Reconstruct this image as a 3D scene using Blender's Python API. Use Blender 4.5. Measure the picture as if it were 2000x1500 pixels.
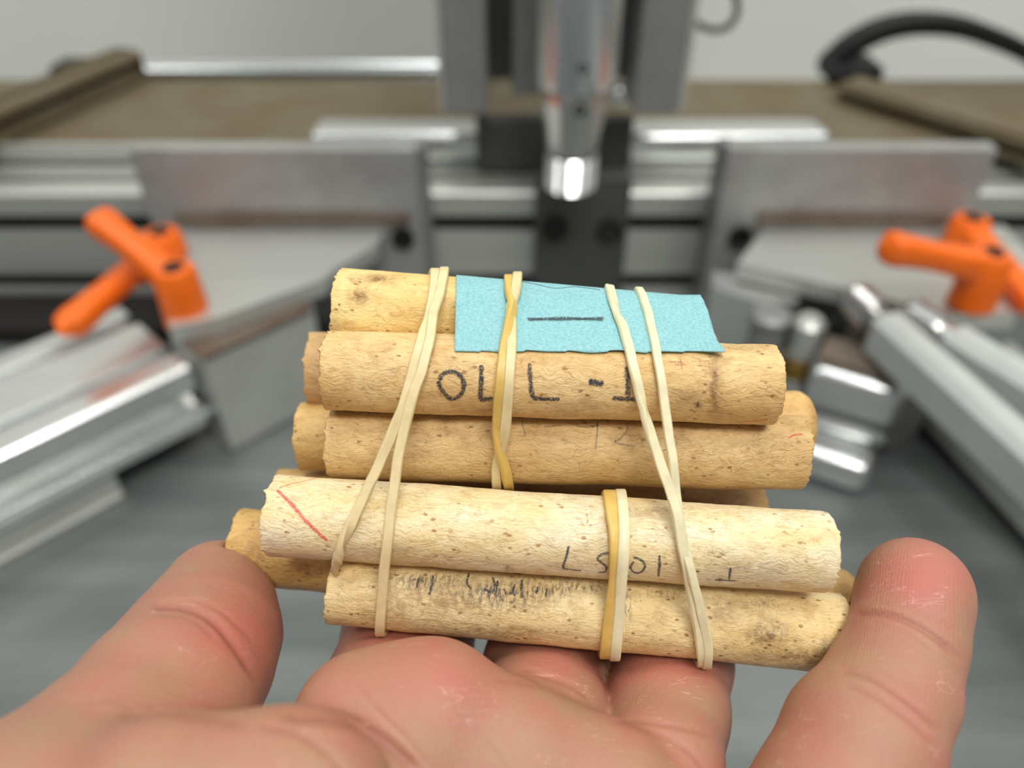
import bpy, bmesh, math, random
import numpy as np
from mathutils import Vector, Matrix, noise
random.seed(7)
for o in list(bpy.data.objects): bpy.data.objects.remove(o, do_unlink=True)
C = bpy.context.scene.collection
S = bpy.context.scene
PI = math.pi

# ------------------------------------------------------------------ camera
F = 1505.0                       # focal length in pixels of a 2000x1500 frame
PITCH = math.radians(39.0)       # looking down
CAMH = 0.31                      # height above the bench
cd = bpy.data.cameras.new('camera'); cam = bpy.data.objects.new('camera', cd); C.objects.link(cam)
cd.sensor_width = 36; cd.lens = 36 * F / 2000; cd.clip_start = 0.005; cd.clip_end = 20
cam.location = (0, 0, CAMH); cam.rotation_euler = (PI/2 - PITCH, 0, 0)
cd.dof.use_dof = True; cd.dof.focus_distance = 0.124; cd.dof.aperture_fstop = 9.0
S.camera = cam
CM = Matrix.Translation((0, 0, CAMH)) @ Matrix.Rotation(PI/2 - PITCH, 4, 'X')

# ------------------------------------------------------------------ light
w = bpy.data.worlds.new('world'); S.world = w; w.use_nodes = True
bg = w.node_tree.nodes['Background']; bg.inputs[0].default_value = (0.95, 0.98, 1.0, 1); bg.inputs[1].default_value = 0.25
def area(name, loc, target, sx, sy, power, col=(1, 1, 1)):
    l = bpy.data.lights.new(name, 'AREA'); l.shape = 'RECTANGLE'; l.size = sx; l.size_y = sy; l.energy = power; l.color = col
    o = bpy.data.objects.new(name, l); C.objects.link(o); o.location = loc
    d = Vector(target) - Vector(loc); o.rotation_euler = d.to_track_quat('-Z', 'Y').to_euler(); return o
area('ceiling_lamp_front', (0.35, -0.75, 2.0), (0.0, 0.3, 0), 1.3, 0.30, 36, (1, 0.98, 0.94))
area('ceiling_lamp_rear', (-0.1, 0.45, 2.2), (0, 0.5, 0), 1.3, 0.30, 18, (0.97, 0.99, 1))
area('streak_light_left', (-1.5, 0.1, 1.9), (0, 0.3, 0), 0.3, 1.2, 10, (0.98, 1, 1))  # added light on the left, unseen, for reflection streaks on the metal
area('streak_light_right', (1.4, 0.2, 2.0), (0, 0.25, 0), 0.4, 1.2, 10, (0.97, 0.99, 1))  # its unseen counterpart on the right, added for the same metal streaks
S.view_settings.view_transform = 'Standard'; S.view_settings.look = 'None'; S.view_settings.gamma = 1
S.view_settings.use_curve_mapping = False; S.view_settings.exposure = -0.28

# ------------------------------------------------------------------ coordinates
def cm(px, py, d):               # camera-frame point (x right, y up, z depth), metres
    return Vector(((px - 1000) / F * d, -(py - 750) / F * d, d))
def c2w(v): return CM @ Vector((v[0], v[1], -v[2]))
def onz(px, py, z):              # where the sight line meets the height z
    p = c2w(cm(px, py, 1.0)); o = Vector((0, 0, CAMH)); d = p - o
    return o + d * ((z - CAMH) / d.z)
def ony(px, py, Y):              # where it meets the upright plane at Y
    p = c2w(cm(px, py, 1.0)); o = Vector((0, 0, CAMH)); d = p - o
    return o + d * (Y / d.y)

# ------------------------------------------------------------------ materials
def srgb(r, g, b):
    f = lambda c: (c/255/12.92) if c/255 <= 0.04045 else ((c/255+0.055)/1.055)**2.4
    return (f(r), f(g), f(b), 1)
class N:
    def __init__(s, name):
        s.m = bpy.data.materials.new(name); s.m.use_nodes = True; s.t = s.m.node_tree; s.b = s.t.nodes['Principled BSDF']
    def n(s, kind, **kw):
        x = s.t.nodes.new('ShaderNode' + kind)
        for k, v in kw.items():
            if k.startswith('i_'):
                x.inputs[k[2:].replace('_', ' ')].default_value = v
            else: setattr(x, k, v)
        return x
    def l(s, a, b): s.t.links.new(a, b)
    def coords(s, scale=(1, 1, 1), kind='Object', loc=(0, 0, 0), rot=(0, 0, 0)):
        tc = s.n('TexCoord'); mp = s.n('Mapping'); s.l(tc.outputs[kind], mp.inputs[0])
        mp.inputs['Scale'].default_value = scale; mp.inputs['Location'].default_value = loc; mp.inputs['Rotation'].default_value = rot; return mp.outputs[0]
    def noise(s, vec, scale, detail=3, rough=0.55, dist=0.0):
        x = s.n('TexNoise'); s.l(vec, x.inputs['Vector']); x.inputs['Scale'].default_value = scale
        x.inputs['Detail'].default_value = detail; x.inputs['Roughness'].default_value = rough; x.inputs['Distortion'].default_value = dist; return x.outputs['Fac']
    def ramp(s, fac, stops):
        r = s.n('ValToRGB'); s.l(fac, r.inputs[0]); e = r.color_ramp.elements
        while len(e) < len(stops): e.new(0.5)
        for i, (p, c) in enumerate(stops):
            e[i].position = p; e[i].color = c if len(c) == 4 else (*c, 1)
        return r.outputs[0]
    def mix(s, fac, a, b, mode='MIX'):
        x = s.n('MixRGB', blend_type=mode)
        for i, v in ((0, fac), (1, a), (2, b)):
            if isinstance(v, (int, float)): x.inputs[i].default_value = v if i == 0 else (v, v, v, 1)
            elif isinstance(v, tuple): x.inputs[i].default_value = v
            else: s.l(v, x.inputs[i])
        return x.outputs[0]
    def math(s, op, a, b=None, clamp=False):
        x = s.n('Math', operation=op, use_clamp=clamp)
        for i, v in ((0, a), (1, b)):
            if v is None: continue
            if isinstance(v, (int, float)): x.inputs[i].default_value = v
            else: s.l(v, x.inputs[i])
        return x.outputs[0]
    def bump(s, h, strength, dist, prev=None):
        x = s.n('Bump'); x.inputs['Strength'].default_value = strength; x.inputs['Distance'].default_value = dist; s.l(h, x.inputs['Height'])
        if prev: s.l(prev, x.inputs['Normal'])
        return x.outputs[0]
    def attr(s, name): return s.n('Attribute', attribute_name=name).outputs['Fac']
    def set(s, key, v):
        if isinstance(v, (int, float, tuple)): s.b.inputs[key].default_value = v
        else: s.l(v, s.b.inputs[key])

def metal(name, col, rough=0.35, metallic=0.9, streak=(1, 1, 1), dirt=None, dirtamt=0.0):
    k = N(name); v = k.coords(streak); f = k.noise(v, 60, 4)
    base = k.ramp(f, [(0.3, tuple(c*0.93 for c in col[:3])), (0.7, tuple(min(1, c*1.04) for c in col[:3]))])
    if dirt:
        f2 = k.noise(k.coords((1, 1, 1)), 22, 4, 0.6); m = k.ramp(f2, [(0.5-dirtamt*.35, (0, 0, 0)), (0.75-dirtamt*.3, (1, 1, 1))])
        base = k.mix(m, base, dirt)
        k.set('Metallic', k.math('MULTIPLY', k.math('SUBTRACT', 1.0, k.math('MULTIPLY', m, 0.6)), metallic))
    else: k.set('Metallic', metallic)
    k.set('Base Color', base)
    r = k.n('MapRange'); k.l(f, r.inputs[0]); r.inputs[3].default_value = rough*0.92; r.inputs[4].default_value = rough*1.1; k.set('Roughness', r.outputs[0])
    return k.m
def plain(name, col, rough=0.5, metallic=0.0, var=0.12, scale=40):
    k = N(name); f = k.noise(k.coords(), scale, 3)
    k.set('Base Color', k.ramp(f, [(0.3, tuple(c*(1-var) for c in col[:3])), (0.7, tuple(min(1, c*(1+var)) for c in col[:3]))]))
    k.set('Roughness', rough); k.set('Metallic', metallic); k.set('Normal', k.bump(k.noise(k.coords(), 900, 2), 0.1, 0.0004)); return k.m

M = {}
M['alu'] = metal('anodised_aluminium', srgb(205, 207, 200), 0.38, 0.6, (.06, 1, 1))
M['alu_plate'] = metal('milled_aluminium', srgb(176, 177, 174), 0.42, 0.5, (0.3, 1, 1), srgb(146, 140, 137), 0.15)
M['alu_bright'] = metal('bright_aluminium', srgb(232, 234, 232), 0.26, 0.9, (.06, 1, 1))
M['grey_plate'] = metal('grey_steel', srgb(150, 150, 148), 0.5, 0.5)
M['dark_plate'] = metal('dark_steel', srgb(88, 90, 86), 0.5, 0.5)
M['spindle'] = metal('polished_spindle', srgb(225, 228, 228), 0.24, 0.95, (1, 1, .05))
M['chrome'] = metal('turned_steel', srgb(225, 225, 222), 0.2, 1.0)
M['rust'] = metal('rusty_steel', srgb(128, 116, 104), 0.55, 0.3, (1, 1, 1), srgb(100, 82, 66), 0.6)
M['black'] = plain('black_plastic', srgb(10, 12, 13), 0.55)
M['hole'] = plain('screw_and_shade_black', srgb(16, 11, 10), 0.7)  # black of the screws, and of the painted shade at the cross rail
M['orange'] = plain('orange_nylon', srgb(243, 108, 10), 0.42, var=0.05)
M['brown'] = metal('bronze_board', srgb(120, 110, 88), 0.6, 0.2, (0.15, 1, 1), srgb(104, 90, 64), 0.3)
M['brass'] = metal('brass', srgb(176, 140, 70), 0.35, 0.9)
M['nylon'] = plain('milky_plastic', srgb(184, 189, 184), 0.35, var=0.06)
M['cable'] = plain('grey_cable', srgb(70, 70, 58), 0.5)
k = N('painted_wall'); k.set('Base Color', k.ramp(k.noise(k.coords(), 1.3, 2), [(0.35, srgb(220, 221, 211)[:3]), (0.65, srgb(247, 247, 240)[:3])])); k.set('Roughness', 0.85)
k.set('Normal', k.bump(k.noise(k.coords(), 300, 3), 0.2, 0.001)); M['wall'] = k.m
k = N('brushed_bench'); v = k.coords((1, 7, 1), rot=(0, 0, 0.35)); f = k.noise(v, 6, 5, 0.6); f2 = k.noise(k.coords(), 5, 3)
base = k.ramp(f, [(0.3, srgb(98, 103, 102)[:3]), (0.7, srgb(128, 132, 129)[:3])]); base = k.mix(k.ramp(f2, [(0.45, (0, 0, 0)), (0.75, (.5, .5, .5))]), base, srgb(150, 150, 144))
k.set('Base Color', base); k.set('Metallic', 0.45); k.set('Roughness', 0.45); k.set('Normal', k.bump(k.noise(k.coords((1, 12, 1), rot=(0, 0, 0.35)), 60, 3), 0.1, 0.0006)); M['bench'] = k.m

def rod_mat(name, light, mid, dark, speck=0.5, off=(0, 0, 0), grain=1.0, shade=1.0):
    """Pale fibrous wood: x runs along the rod. Attributes stain / soot come from the mesh."""
    k = N(name)
    tc = k.n('TexCoord'); mp = k.n('Mapping'); k.l(tc.outputs['Object'], mp.inputs[0]); mp.inputs['Scale'].default_value = (1000,)*3; mp.inputs['Location'].default_value = off
    v = mp.outputs[0]                                               # millimetres
    def st(sx, sy): 
        m = k.n('Mapping'); k.l(v, m.inputs[0]); m.inputs['Scale'].default_value = (sx, sy, sy); return m.outputs[0]
    big = k.noise(st(0.5, 1), 0.14, 3, 0.6)
    med = k.noise(st(0.6, 1), 0.6, 4, 0.6)
    # wavy grain: distorted, stretched noise
    dn = k.n('TexNoise'); k.l(v, dn.inputs['Vector']); dn.inputs['Scale'].default_value = 0.22; dn.inputs['Detail'].default_value = 2.5
    dv = k.n('VectorMath', operation='SCALE'); k.l(dn.outputs['Color'], dv.inputs[0]); dv.inputs['Scale'].default_value = 3.6
    av = k.n('VectorMath', operation='ADD'); k.l(v, av.inputs[0]); k.l(dv.outputs[0], av.inputs[1])
    gm = k.n('Mapping'); k.l(av.outputs[0], gm.inputs[0]); gm.inputs['Scale'].default_value = (0.09, 1, 1)
    g1 = k.noise(gm.outputs[0], 2.9, 3, 0.6)
    peb = k.noise(st(0.75, 1), 3.2, 3, 0.6)
    cr = k.n('TexVoronoi', feature='DISTANCE_TO_EDGE'); k.l(gm.outputs[0], cr.inputs['Vector']); cr.inputs['Scale'].default_value = 1.3
    crack = k.ramp(cr.outputs['Distance'], [(0.0, (0, 0, 0)), (0.07, (1, 1, 1))])
    cmask = k.ramp(k.noise(v, 0.25, 2), [(0.45, (1, 1, 1)), (0.6, (0, 0, 0))])
    crack = k.mix(cmask, crack, (1, 1, 1, 1))
    col = k.ramp(big, [(0.32, mid[:3]), (0.62, light[:3])])
    col = k.mix(k.ramp(med, [(0.45, (0, 0, 0)), (0.8, (.55, .55, .55))]), col, mid)
    col = k.mix(k.ramp(g1, [(0.30, (.38*grain,)*3), (0.48, (0, 0, 0))]), col, dark)
    col = k.mix(0.25*grain, col, k.mix(1.0, col, k.mix(1.0, crack, (.6, .45, .3, 1), 'LIGHTEN'), 'MULTIPLY'))
    mo = k.ramp(k.noise(st(0.7, 1), 0.42, 5, 0.68), [(0.50, (0, 0, 0)), (0.68, (.38, .38, .38))])
    col = k.mix(mo, col, (dark[0]*1.25, dark[1]*1.2, dark[2]*1.05, 1))
    # brown specks
    sv = k.n('TexVoronoi'); k.l(st(0.6, 1), sv.inputs['Vector']); sv.inputs['Scale'].default_value = 0.85
    sp = k.ramp(k.math('ADD', sv.outputs['Distance'], k.math('MULTIPLY', k.noise(v, 2.2, 2), 0.35)), [(0.33, (1, 1, 1)), (0.42, (0, 0, 0))])
    spn = k.ramp(k.noise(v, 0.33, 2), [(0.52-speck*.12, (0, 0, 0)), (0.65-speck*.12, (.8, .8, .8))])
    col = k.mix(k.mix(1.0, sp, spn, 'MULTIPLY'), col, (dark[0]*.85, dark[1]*.68, dark[2]*.45, 1))
    # stains and soot
    sn = k.math('MULTIPLY', k.attr('stain'), k.ramp(k.noise(st(1, 1), 0.9, 5, 0.7), [(0.34, (0.15,)*3), (0.56, (1, 1, 1))]))
    col = k.mix(sn, col, (dark[0]*.6, dark[1]*.5, dark[2]*.38, 1))
    sm = k.n('Mapping'); k.l(v, sm.inputs[0]); sm.inputs['Scale'].default_value = (1.0, .38, .38)
    so = k.math('MULTIPLY', k.attr('soot'), k.ramp(k.noise(sm.outputs[0], 1.7, 5, 0.72, 0.6), [(0.46, (0, 0, 0)), (0.57, (1, 1, 1))]))
    col = k.mix(so, col, (.035, .032, .03, 1))
    col = k.mix(k.math('MULTIPLY', k.attr('endgrain'), 0.75), col, (dark[0]*1.05, dark[1]*1.0, dark[2]*.9, 1))
    k.set('Base Color', col); k.set('Roughness', 0.45); k.set('Specular IOR Level', 0.5)
    b = k.bump(k.noise(v, 1.2, 3), 0.35, 0.0004)
    b = k.bump(g1, 0.55*grain, 0.0004, b); b = k.bump(peb, 0.28, 0.0003, b); b = k.bump(crack, 0.35*grain, 0.0002, b)
    b = k.bump(k.noise(v, 11, 2), 0.3, 0.00012, b)
    k.set('Normal', b)
    k.set('Subsurface Weight', 0.12); k.b.inputs['Subsurface Radius'].default_value = (1, .5, .25); k.b.inputs['Subsurface Scale'].default_value = 0.0008
    return k.m

def crumbly(name, col, cover=0.5, scale=6.0, alpha=1.0):   # pencil or crayon: grains of pigment on the surface
    k = N(name); f = k.noise(k.coords((1000,)*3), scale, 3, 0.7)
    a = k.ramp(f, [(cover-0.10, (alpha,)*3), (cover+0.10, (0, 0, 0))])
    e = k.attr('edge'); a = k.math('MULTIPLY', a, e)
    k.set('Base Color', col); k.set('Roughness', 0.6); k.set('Alpha', a); return k.m
M['pencil'] = crumbly('graphite', srgb(50, 54, 60), 0.545, scale=4.2)
M['pencil_mid'] = crumbly('thin_graphite', srgb(60, 66, 74), 0.56, scale=5, alpha=0.9)
M['pencil_faint'] = crumbly('faded_graphite', srgb(96, 84, 84), 0.5, alpha=0.55)
M['seam'] = crumbly('seam_line', srgb(140, 90, 60), 0.5, alpha=0.5)
M['brownink'] = crumbly('faded_brown_ink', srgb(176, 96, 62), 0.5, alpha=0.6)
M['red'] = crumbly('red_crayon', srgb(232, 70, 76), 0.53, alpha=0.85)
def rubber(name, col):
    k = N(name); f = k.noise(k.coords((1000,)*3), 0.5, 2); k.set('Base Color', k.ramp(f, [(0.35, tuple(c*.9 for c in col[:3])), (0.65, col[:3])]))
    k.set('Roughness', 0.42); k.set('Subsurface Weight', 0.35); k.b.inputs['Subsurface Radius'].default_value = (1, .7, .35); k.b.inputs['Subsurface Scale'].default_value = 0.001
    k.set('Normal', k.bump(k.noise(k.coords((1000,)*3), 5, 2), 0.15, 0.0001)); return k.m
M['rub_cream'] = rubber('cream_rubber', srgb(232, 213, 163))
M['rub_yellow'] = rubber('yellow_rubber', srgb(226, 190, 104))
M['rub_white'] = rubber('pale_rubber', srgb(238, 228, 188))
k = N('blue_paper'); v = k.coords((1000,)*3); f = k.noise(v, 2.2, 5, 0.75)
k.set('Base Color', k.ramp(f, [(0.32, srgb(116, 168, 176)[:3]), (0.5, srgb(140, 192, 196)[:3]), (0.68, srgb(156, 203, 205)[:3])])); k.set('Roughness', 0.7)
k.set('Normal', k.bump(k.noise(v, 4, 4), 0.25, 0.0001, k.bump(k.noise(v, .16, 2), 0.5, 0.0008))); M['paper'] = k.m

k = N('skin'); v = k.coords((1000,)*3)
f1 = k.noise(v, 0.085, 3, 0.6); f2 = k.noise(v, 0.38, 3, 0.6)
col = k.ramp(f1, [(0.36, srgb(172, 132, 103)[:3]), (0.52, srgb(176, 126, 102)[:3]), (0.68, srgb(180, 119, 100)[:3])])
col = k.mix(k.ramp(f2, [(0.5, (0, 0, 0)), (0.75, (.35, .35, .35))]), col, srgb(184, 112, 97))
col = k.mix(k.attr('blush'), col, srgb(196, 96, 86))
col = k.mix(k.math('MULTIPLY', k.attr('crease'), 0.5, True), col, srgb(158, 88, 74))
mm = k.n('Mapping'); k.l(v, mm.inputs[0]); mm.inputs['Rotation'].default_value = (.3, .2, .9); mm.inputs['Scale'].default_value = (.05, .8, .5)
ln = k.ramp(k.noise(mm.outputs[0], .6, 2, .5), [(0.492, (0, 0, 0)), (0.50, (1, 1, 1)), (0.508, (0, 0, 0))]); lm = k.ramp(k.noise(v, .13, 2), [(0.5, (0, 0, 0)), (0.62, (.35,)*3)])
col = k.mix(k.mix(1.0, ln, lm, 'MULTIPLY'), col, srgb(242, 200, 180))
k.set('Base Color', col); k.set('Roughness', 0.43); k.set('Specular IOR Level', 0.5)
k.set('Subsurface Weight', 0.3); k.b.inputs['Subsurface Radius'].default_value = (1, .35, .2); k.b.inputs['Subsurface Scale'].default_value = 0.0022
pr = k.n('TexWave'); pm = k.n('Mapping'); k.l(v, pm.inputs[0]); pm.inputs['Rotation'].default_value = (.4, .3, .6); k.l(pm.outputs[0], pr.inputs['Vector']); pr.inputs['Scale'].default_value = 0.65; pr.inputs['Distortion'].default_value = 5; pr.inputs['Detail'].default_value = 2; pr.inputs['Detail Scale'].default_value = .4
b = k.bump(pr.outputs['Fac'], 0.12, 0.00012); b = k.bump(k.noise(v, 1.8, 5, 0.7), 0.38, 0.0004, b); b = k.bump(ln, 0.12, 0.0001, b)
k.set('Normal', b); M['skin'] = k.m

# ------------------------------------------------------------------ object helpers
def link(name, me, mat, parent=None, loc=None, smooth=True):
    o = bpy.data.objects.new(name, me); C.objects.link(o)
    if mat: me.materials.append(mat)
    if parent: o.parent = parent
    if loc is not None: o.location = loc
    if smooth: me.polygons.foreach_set('use_smooth', [True]*len(me.polygons))
    return o
def tag(o, label=None, cat=None, group=None, kind=None):
    if label: o['label'] = label
    if cat: o['category'] = cat
    if group: o['group'] = group
    if kind: o['kind'] = kind
    return o
def thing(name, loc, label, cat, group=None):
    o = bpy.data.objects.new(name, None); C.objects.link(o); o.location = loc; o.empty_display_size = 0.01
    bpy.context.view_layer.update(); return tag(o, label, cat, group)
def part(name, bm, mat, parent=None, smooth=False, bevel=0, seg=2, angle=40):
    """bm holds world coordinates; the mesh is stored relative to its thing."""
    if bevel:
        es = [e for e in bm.edges if len(e.link_faces) == 2 and e.calc_face_angle(0) > math.radians(angle)]
        bmesh.ops.bevel(bm, geom=es, offset=bevel, segments=seg, affect='EDGES', profile=0.5, clamp_overlap=True)
    bmesh.ops.recalc_face_normals(bm, faces=bm.faces)
    if parent: off = parent.location.copy()
    else:
        zs = min(v.co.z for v in bm.verts); off = sum((v.co for v in bm.verts), Vector()) / len(bm.verts); off.z = zs
    gp = parent.parent if parent else None
    if gp: off = gp.location + parent.location
    for v in bm.verts: v.co -= off
    me = bpy.data.meshes.new(name); bm.to_mesh(me); bm.free()
    o = link(name, me, mat, parent, None if parent else off, smooth)
    if smooth:
        for p in me.polygons: p.use_smooth = True
        try: me.set_sharp_from_angle(angle=math.radians(38))
        except Exception: pass
    return o
def box(bm, lo, hi, m=None):
    r = bmesh.ops.create_cube(bm, size=1)['verts']
    for v in r:
        v.co = Vector([lo[i] + (v.co[i] + .5) * (hi[i] - lo[i]) for i in range(3)])
        if m: v.co = m @ v.co
    return r
def prism(bm, pts, z0, z1):
    a = [bm.verts.new((p[0], p[1], z0)) for p in pts]; b = [bm.verts.new((p[0], p[1], z1)) for p in pts]
    bm.faces.new(a[::-1]); bm.faces.new(b)
    for i in range(len(pts)):
        j = (i+1) % len(pts); bm.faces.new((a[i], a[j], b[j], b[i]))
def lathe(bm, prof, base, axis=Vector((0, 0, 1)), n=48):
    """prof: (radius, height) pairs"""
    q = Vector((0, 0, 1)).rotation_difference(axis).to_matrix(); rings = []
    for r, h in prof:
        rings.append([bm.verts.new(Vector(base) + q @ Vector((r*math.cos(2*PI*i/n), r*math.sin(2*PI*i/n), h))) for i in range(n)])
    for a, b in zip(rings, rings[1:]):
        for i in range(n): bm.faces.new((a[i], a[(i+1) % n], b[(i+1) % n], b[i]))
    bm.faces.new(rings[0][::-1]); bm.faces.new(rings[-1])
def tube(bm, pts, r, n=12):
    pts = [Vector(p) for p in pts]; rings = []; up = Vector((0, 0, 1))
    for i, p in enumerate(pts):
        t = (pts[min(i+1, len(pts)-1)] - pts[max(i-1, 0)]).normalized()
        s = t.cross(up); s = s.normalized() if s.length > 1e-4 else Vector((1, 0, 0)); u = s.cross(t)
        rr = r[i] if isinstance(r, (list, tuple)) else r
        rings.append([bm.verts.new(p + (s*math.cos(2*PI*k/n) + u*math.sin(2*PI*k/n))*rr) for k in range(n)])
    for a, b in zip(rings, rings[1:]):
        for i in range(n): bm.faces.new((a[i], a[(i+1) % n], b[(i+1) % n], b[i]))
    bm.faces.new(rings[0][::-1]); bm.faces.new(rings[-1])
def slot_profile(w, h, pitch=0.045):
    """Outline of a slotted aluminium profile, w wide and h high."""
    def side(L):
        n = max(1, round(L / pitch)); out = []
        for i in range(n):
            c = (i + .5) * L / n
            out += [(c-.0058, 0), (c-.0055, .003), (c-.009, .0035), (c-.009, .008), (c-.005, .0135), (c+.005, .0135), (c+.009, .008), (c+.009, .0035), (c+.0055, .003), (c+.0058, 0)]
        return out
    P = []; r = 0.0035
    for (ox, oy, dx, dy, L) in ((0, 0, 1, 0, w), (w, 0, 0, 1, h), (w, h, -1, 0, w), (0, h, 0, -1, h)):
        for a in range(4):   # rounded corner
            t = a/3*PI/2; u, v = r*(1-math.sin(t)) if False else r - r*math.cos(PI/2 - t), r - r*math.sin(PI/2 - t)
            u, v = r*(1-math.cos(t)), r*(1-math.sin(t))
            P.append((ox + dx*0 + dx*v*0 + dx*u - dy*v, oy + dy*u + dx*v)) if False else P.append((ox + dx*(r-r*math.cos(t)) - dy*(r-r*math.sin(t)), oy + dy*(r-r*math.cos(t)) + dx*(r-r*math.sin(t))))
        for (s, d) in side(L): P.append((ox + dx*s - dy*d, oy + dy*s + dx*d))
    return P
def extrude_profile(bm, P, a, b, up=Vector((0, 0, 1))):
    """P in (side, up) coordinates; swept from a to b; a is the corner (0,0)."""
    a, b = Vector(a), Vector(b); t = (b-a).normalized(); s = t.cross(up).normalized()
    A = [bm.verts.new(a + s*p[0] + up*p[1]) for p in P]; B = [bm.verts.new(b + s*p[0] + up*p[1]) for p in P]
    bm.faces.new(A[::-1]); bm.faces.new(B)
    for i in range(len(P)):
        j = (i+1) % len(P); bm.faces.new((A[i], A[j], B[j], B[i]))

# ================================================================== SETTING
bm = bmesh.new(); box(bm, (-3, 0.86, -0.9), (3, 0.96, 2.6)); tag(part('wall_back', bm, M['wall']), kind='structure')
bm = bmesh.new(); box(bm, (-3, -2.5, -0.95), (3, 0.96, -0.9)); tag(part('floor', bm, M['grey_plate']), kind='structure')
tb = thing('workbench', (0, 0.45, -0.9), 'long grey steel workbench with a scuffed top under the machine', 'workbench')
bm = bmesh.new(); box(bm, (-1.1, 0.0, -0.03), (1.1, 0.85, 0)); part('bench_top', bm, M['bench'], tb, bevel=.002)
for x in (-1, 1):
    for y in (.06, .79):
        bm = bmesh.new(); box(bm, (x-.03, y-.03, -0.9), (x+.03, y+.03, -0.03)); part('leg', bm, M['grey_plate'], tb)

# ================================================================== MACHINE BEHIND
YR = 0.47; ZT = 0.0905
# long slotted cross rail
bm = bmesh.new(); extrude_profile(bm, slot_profile(.045, .09), (-0.62, YR+.045, ZT-.09), (0.62, YR+.045, ZT-.09))
rail = part('cross_rail', bm, M['alu'])
bm = bmesh.new(); box(bm, (-.6, .425, .0), (ony(330, 600, .44).x, .4690, .013)); part('rail_shade', bm, M['hole'], rail)  # black box stands in for the shade beneath the rail
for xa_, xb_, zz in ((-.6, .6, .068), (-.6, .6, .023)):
    bm = bmesh.new(); box(bm, (xa_, YR+.0035, zz-.0052), (xb_, YR+.009, zz+.0052)); part('slot_shade', bm, M['hole'], rail)  # black strips painted as the shade inside the slots
tag(rail, 'long slotted aluminium rail crossing behind both upright plates and orange clamp levers', 'rail')
# rear deck
dk = thing('machine_deck', (0, .62, 0), 'flat brown metal deck behind the slotted cross rail', 'deck')
gl, gr = ony(612, 275, .525).x-.001, ony(1612, 275, .525).x+.001
bm = bmesh.new(); box(bm, (-.75, .5465, .085), (.75, .665, .101)); part('deck_board', bm, M['brown'], dk, bevel=.0005)
for xa, xb in ((-.75, gl), (gr, .75)):
    bm = bmesh.new(); box(bm, (xa, .522, .085), (xb, .5465, .101)); part('deck_board', bm, M['brown'], dk)
    bm = bmesh.new(); box(bm, (xa, .517, .0912), (xb, .522, .1035)); part('deck_edge', bm, M['alu'], dk, bevel=.001)
for x in (-.5, 0, .5):
    bm = bmesh.new(); box(bm, (x-.03, .58, 0), (x+.03, .66, .085)); part('deck_support', bm, M['dark_plate'], dk)
a = ony(240, 150, .70); b2 = ony(1050, 150, .70)
bm = bmesh.new(); extrude_profile(bm, slot_profile(.03, .02, .03), (a.x, .72, .083), (b2.x, .72, .083))
tag(part('rear_rail', bm, M['alu_bright']), 'thin silver rail along the back edge of the brown deck', 'rail')
# left slanting side rail with dark end
p0 = onz(-350, 318, .125); p1 = onz(218, 92, .125)
sr = thing('side_rail', ((p0+p1)/2 - Vector((0, 0, .024))), 'brown side rail slanting back over the deck, black block at its tip', 'rail')
bm = bmesh.new(); extrude_profile(bm, slot_profile(.028, .024, .03), p0 + Vector((0, 0, -.024)), p1 + Vector((0, 0, -.024))); part('rail_bar', bm, M['brown'], sr)
bm = bmesh.new(); q = ony(268, 150, .71); box(bm, (q.x-.035, .635, .1012), (q.x+.004, .6645, .120)); part('end_block', bm, M['black'], sr, bevel=.003)
# bright cross bar on top (centre)
l, r_ = ony(612, 275, .525), ony(1612, 275, .525)
bm = bmesh.new(); box(bm, (l.x, .512, .0912), (r_.x, .545, .1135))
tag(part('linear_guide', bm, M['alu_bright'], smooth=True, bevel=.007, seg=4), 'bright polished guide bar on top of the cross rail behind the spindle', 'guide bar')
cb = ony(930, 270, .50); ce = ony(1235, 270, .50)
bm = bmesh.new(); box(bm, (cb.x, .497, .0915), (ce.x, .5115, .128)); tag(part('spindle_shade', bm, M['dark_plate'], bevel=.002), 'dark block standing for the shade of the spindle on the bright guide bar', 'shade block')  # dark block added as the spindle's shade and reflection on the bar

# central dark block with two sunk screws
cbk = thing('centre_block', ((ony(1135, 500, .455).x), .462, 0), 'dark grey steel block with two sunken screws under the spindle', 'steel block')
x0, x1 = ony(1045, 450, .455).x, ony(1226, 450, .455).x
bm = bmesh.new(); box(bm, (x0, .455, 0), (x1, .4698, .107)); part('block_body', bm, M['dark_plate'], cbk, bevel=.001)
for px_, py_ in ((1083, 446), (1190, 450)):
    p = ony(px_, py_, .455); bm = bmesh.new(); lathe(bm, [(.0085, 0), (.0085, .004), (.0065, .0045), (.0055, .003), (.0028, .003), (.0026, .0015)], (p.x, .4568, p.z), Vector((0, -1, 0)), 32)
    part('screw', bm, M['hole'], cbk, smooth=True)

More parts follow.
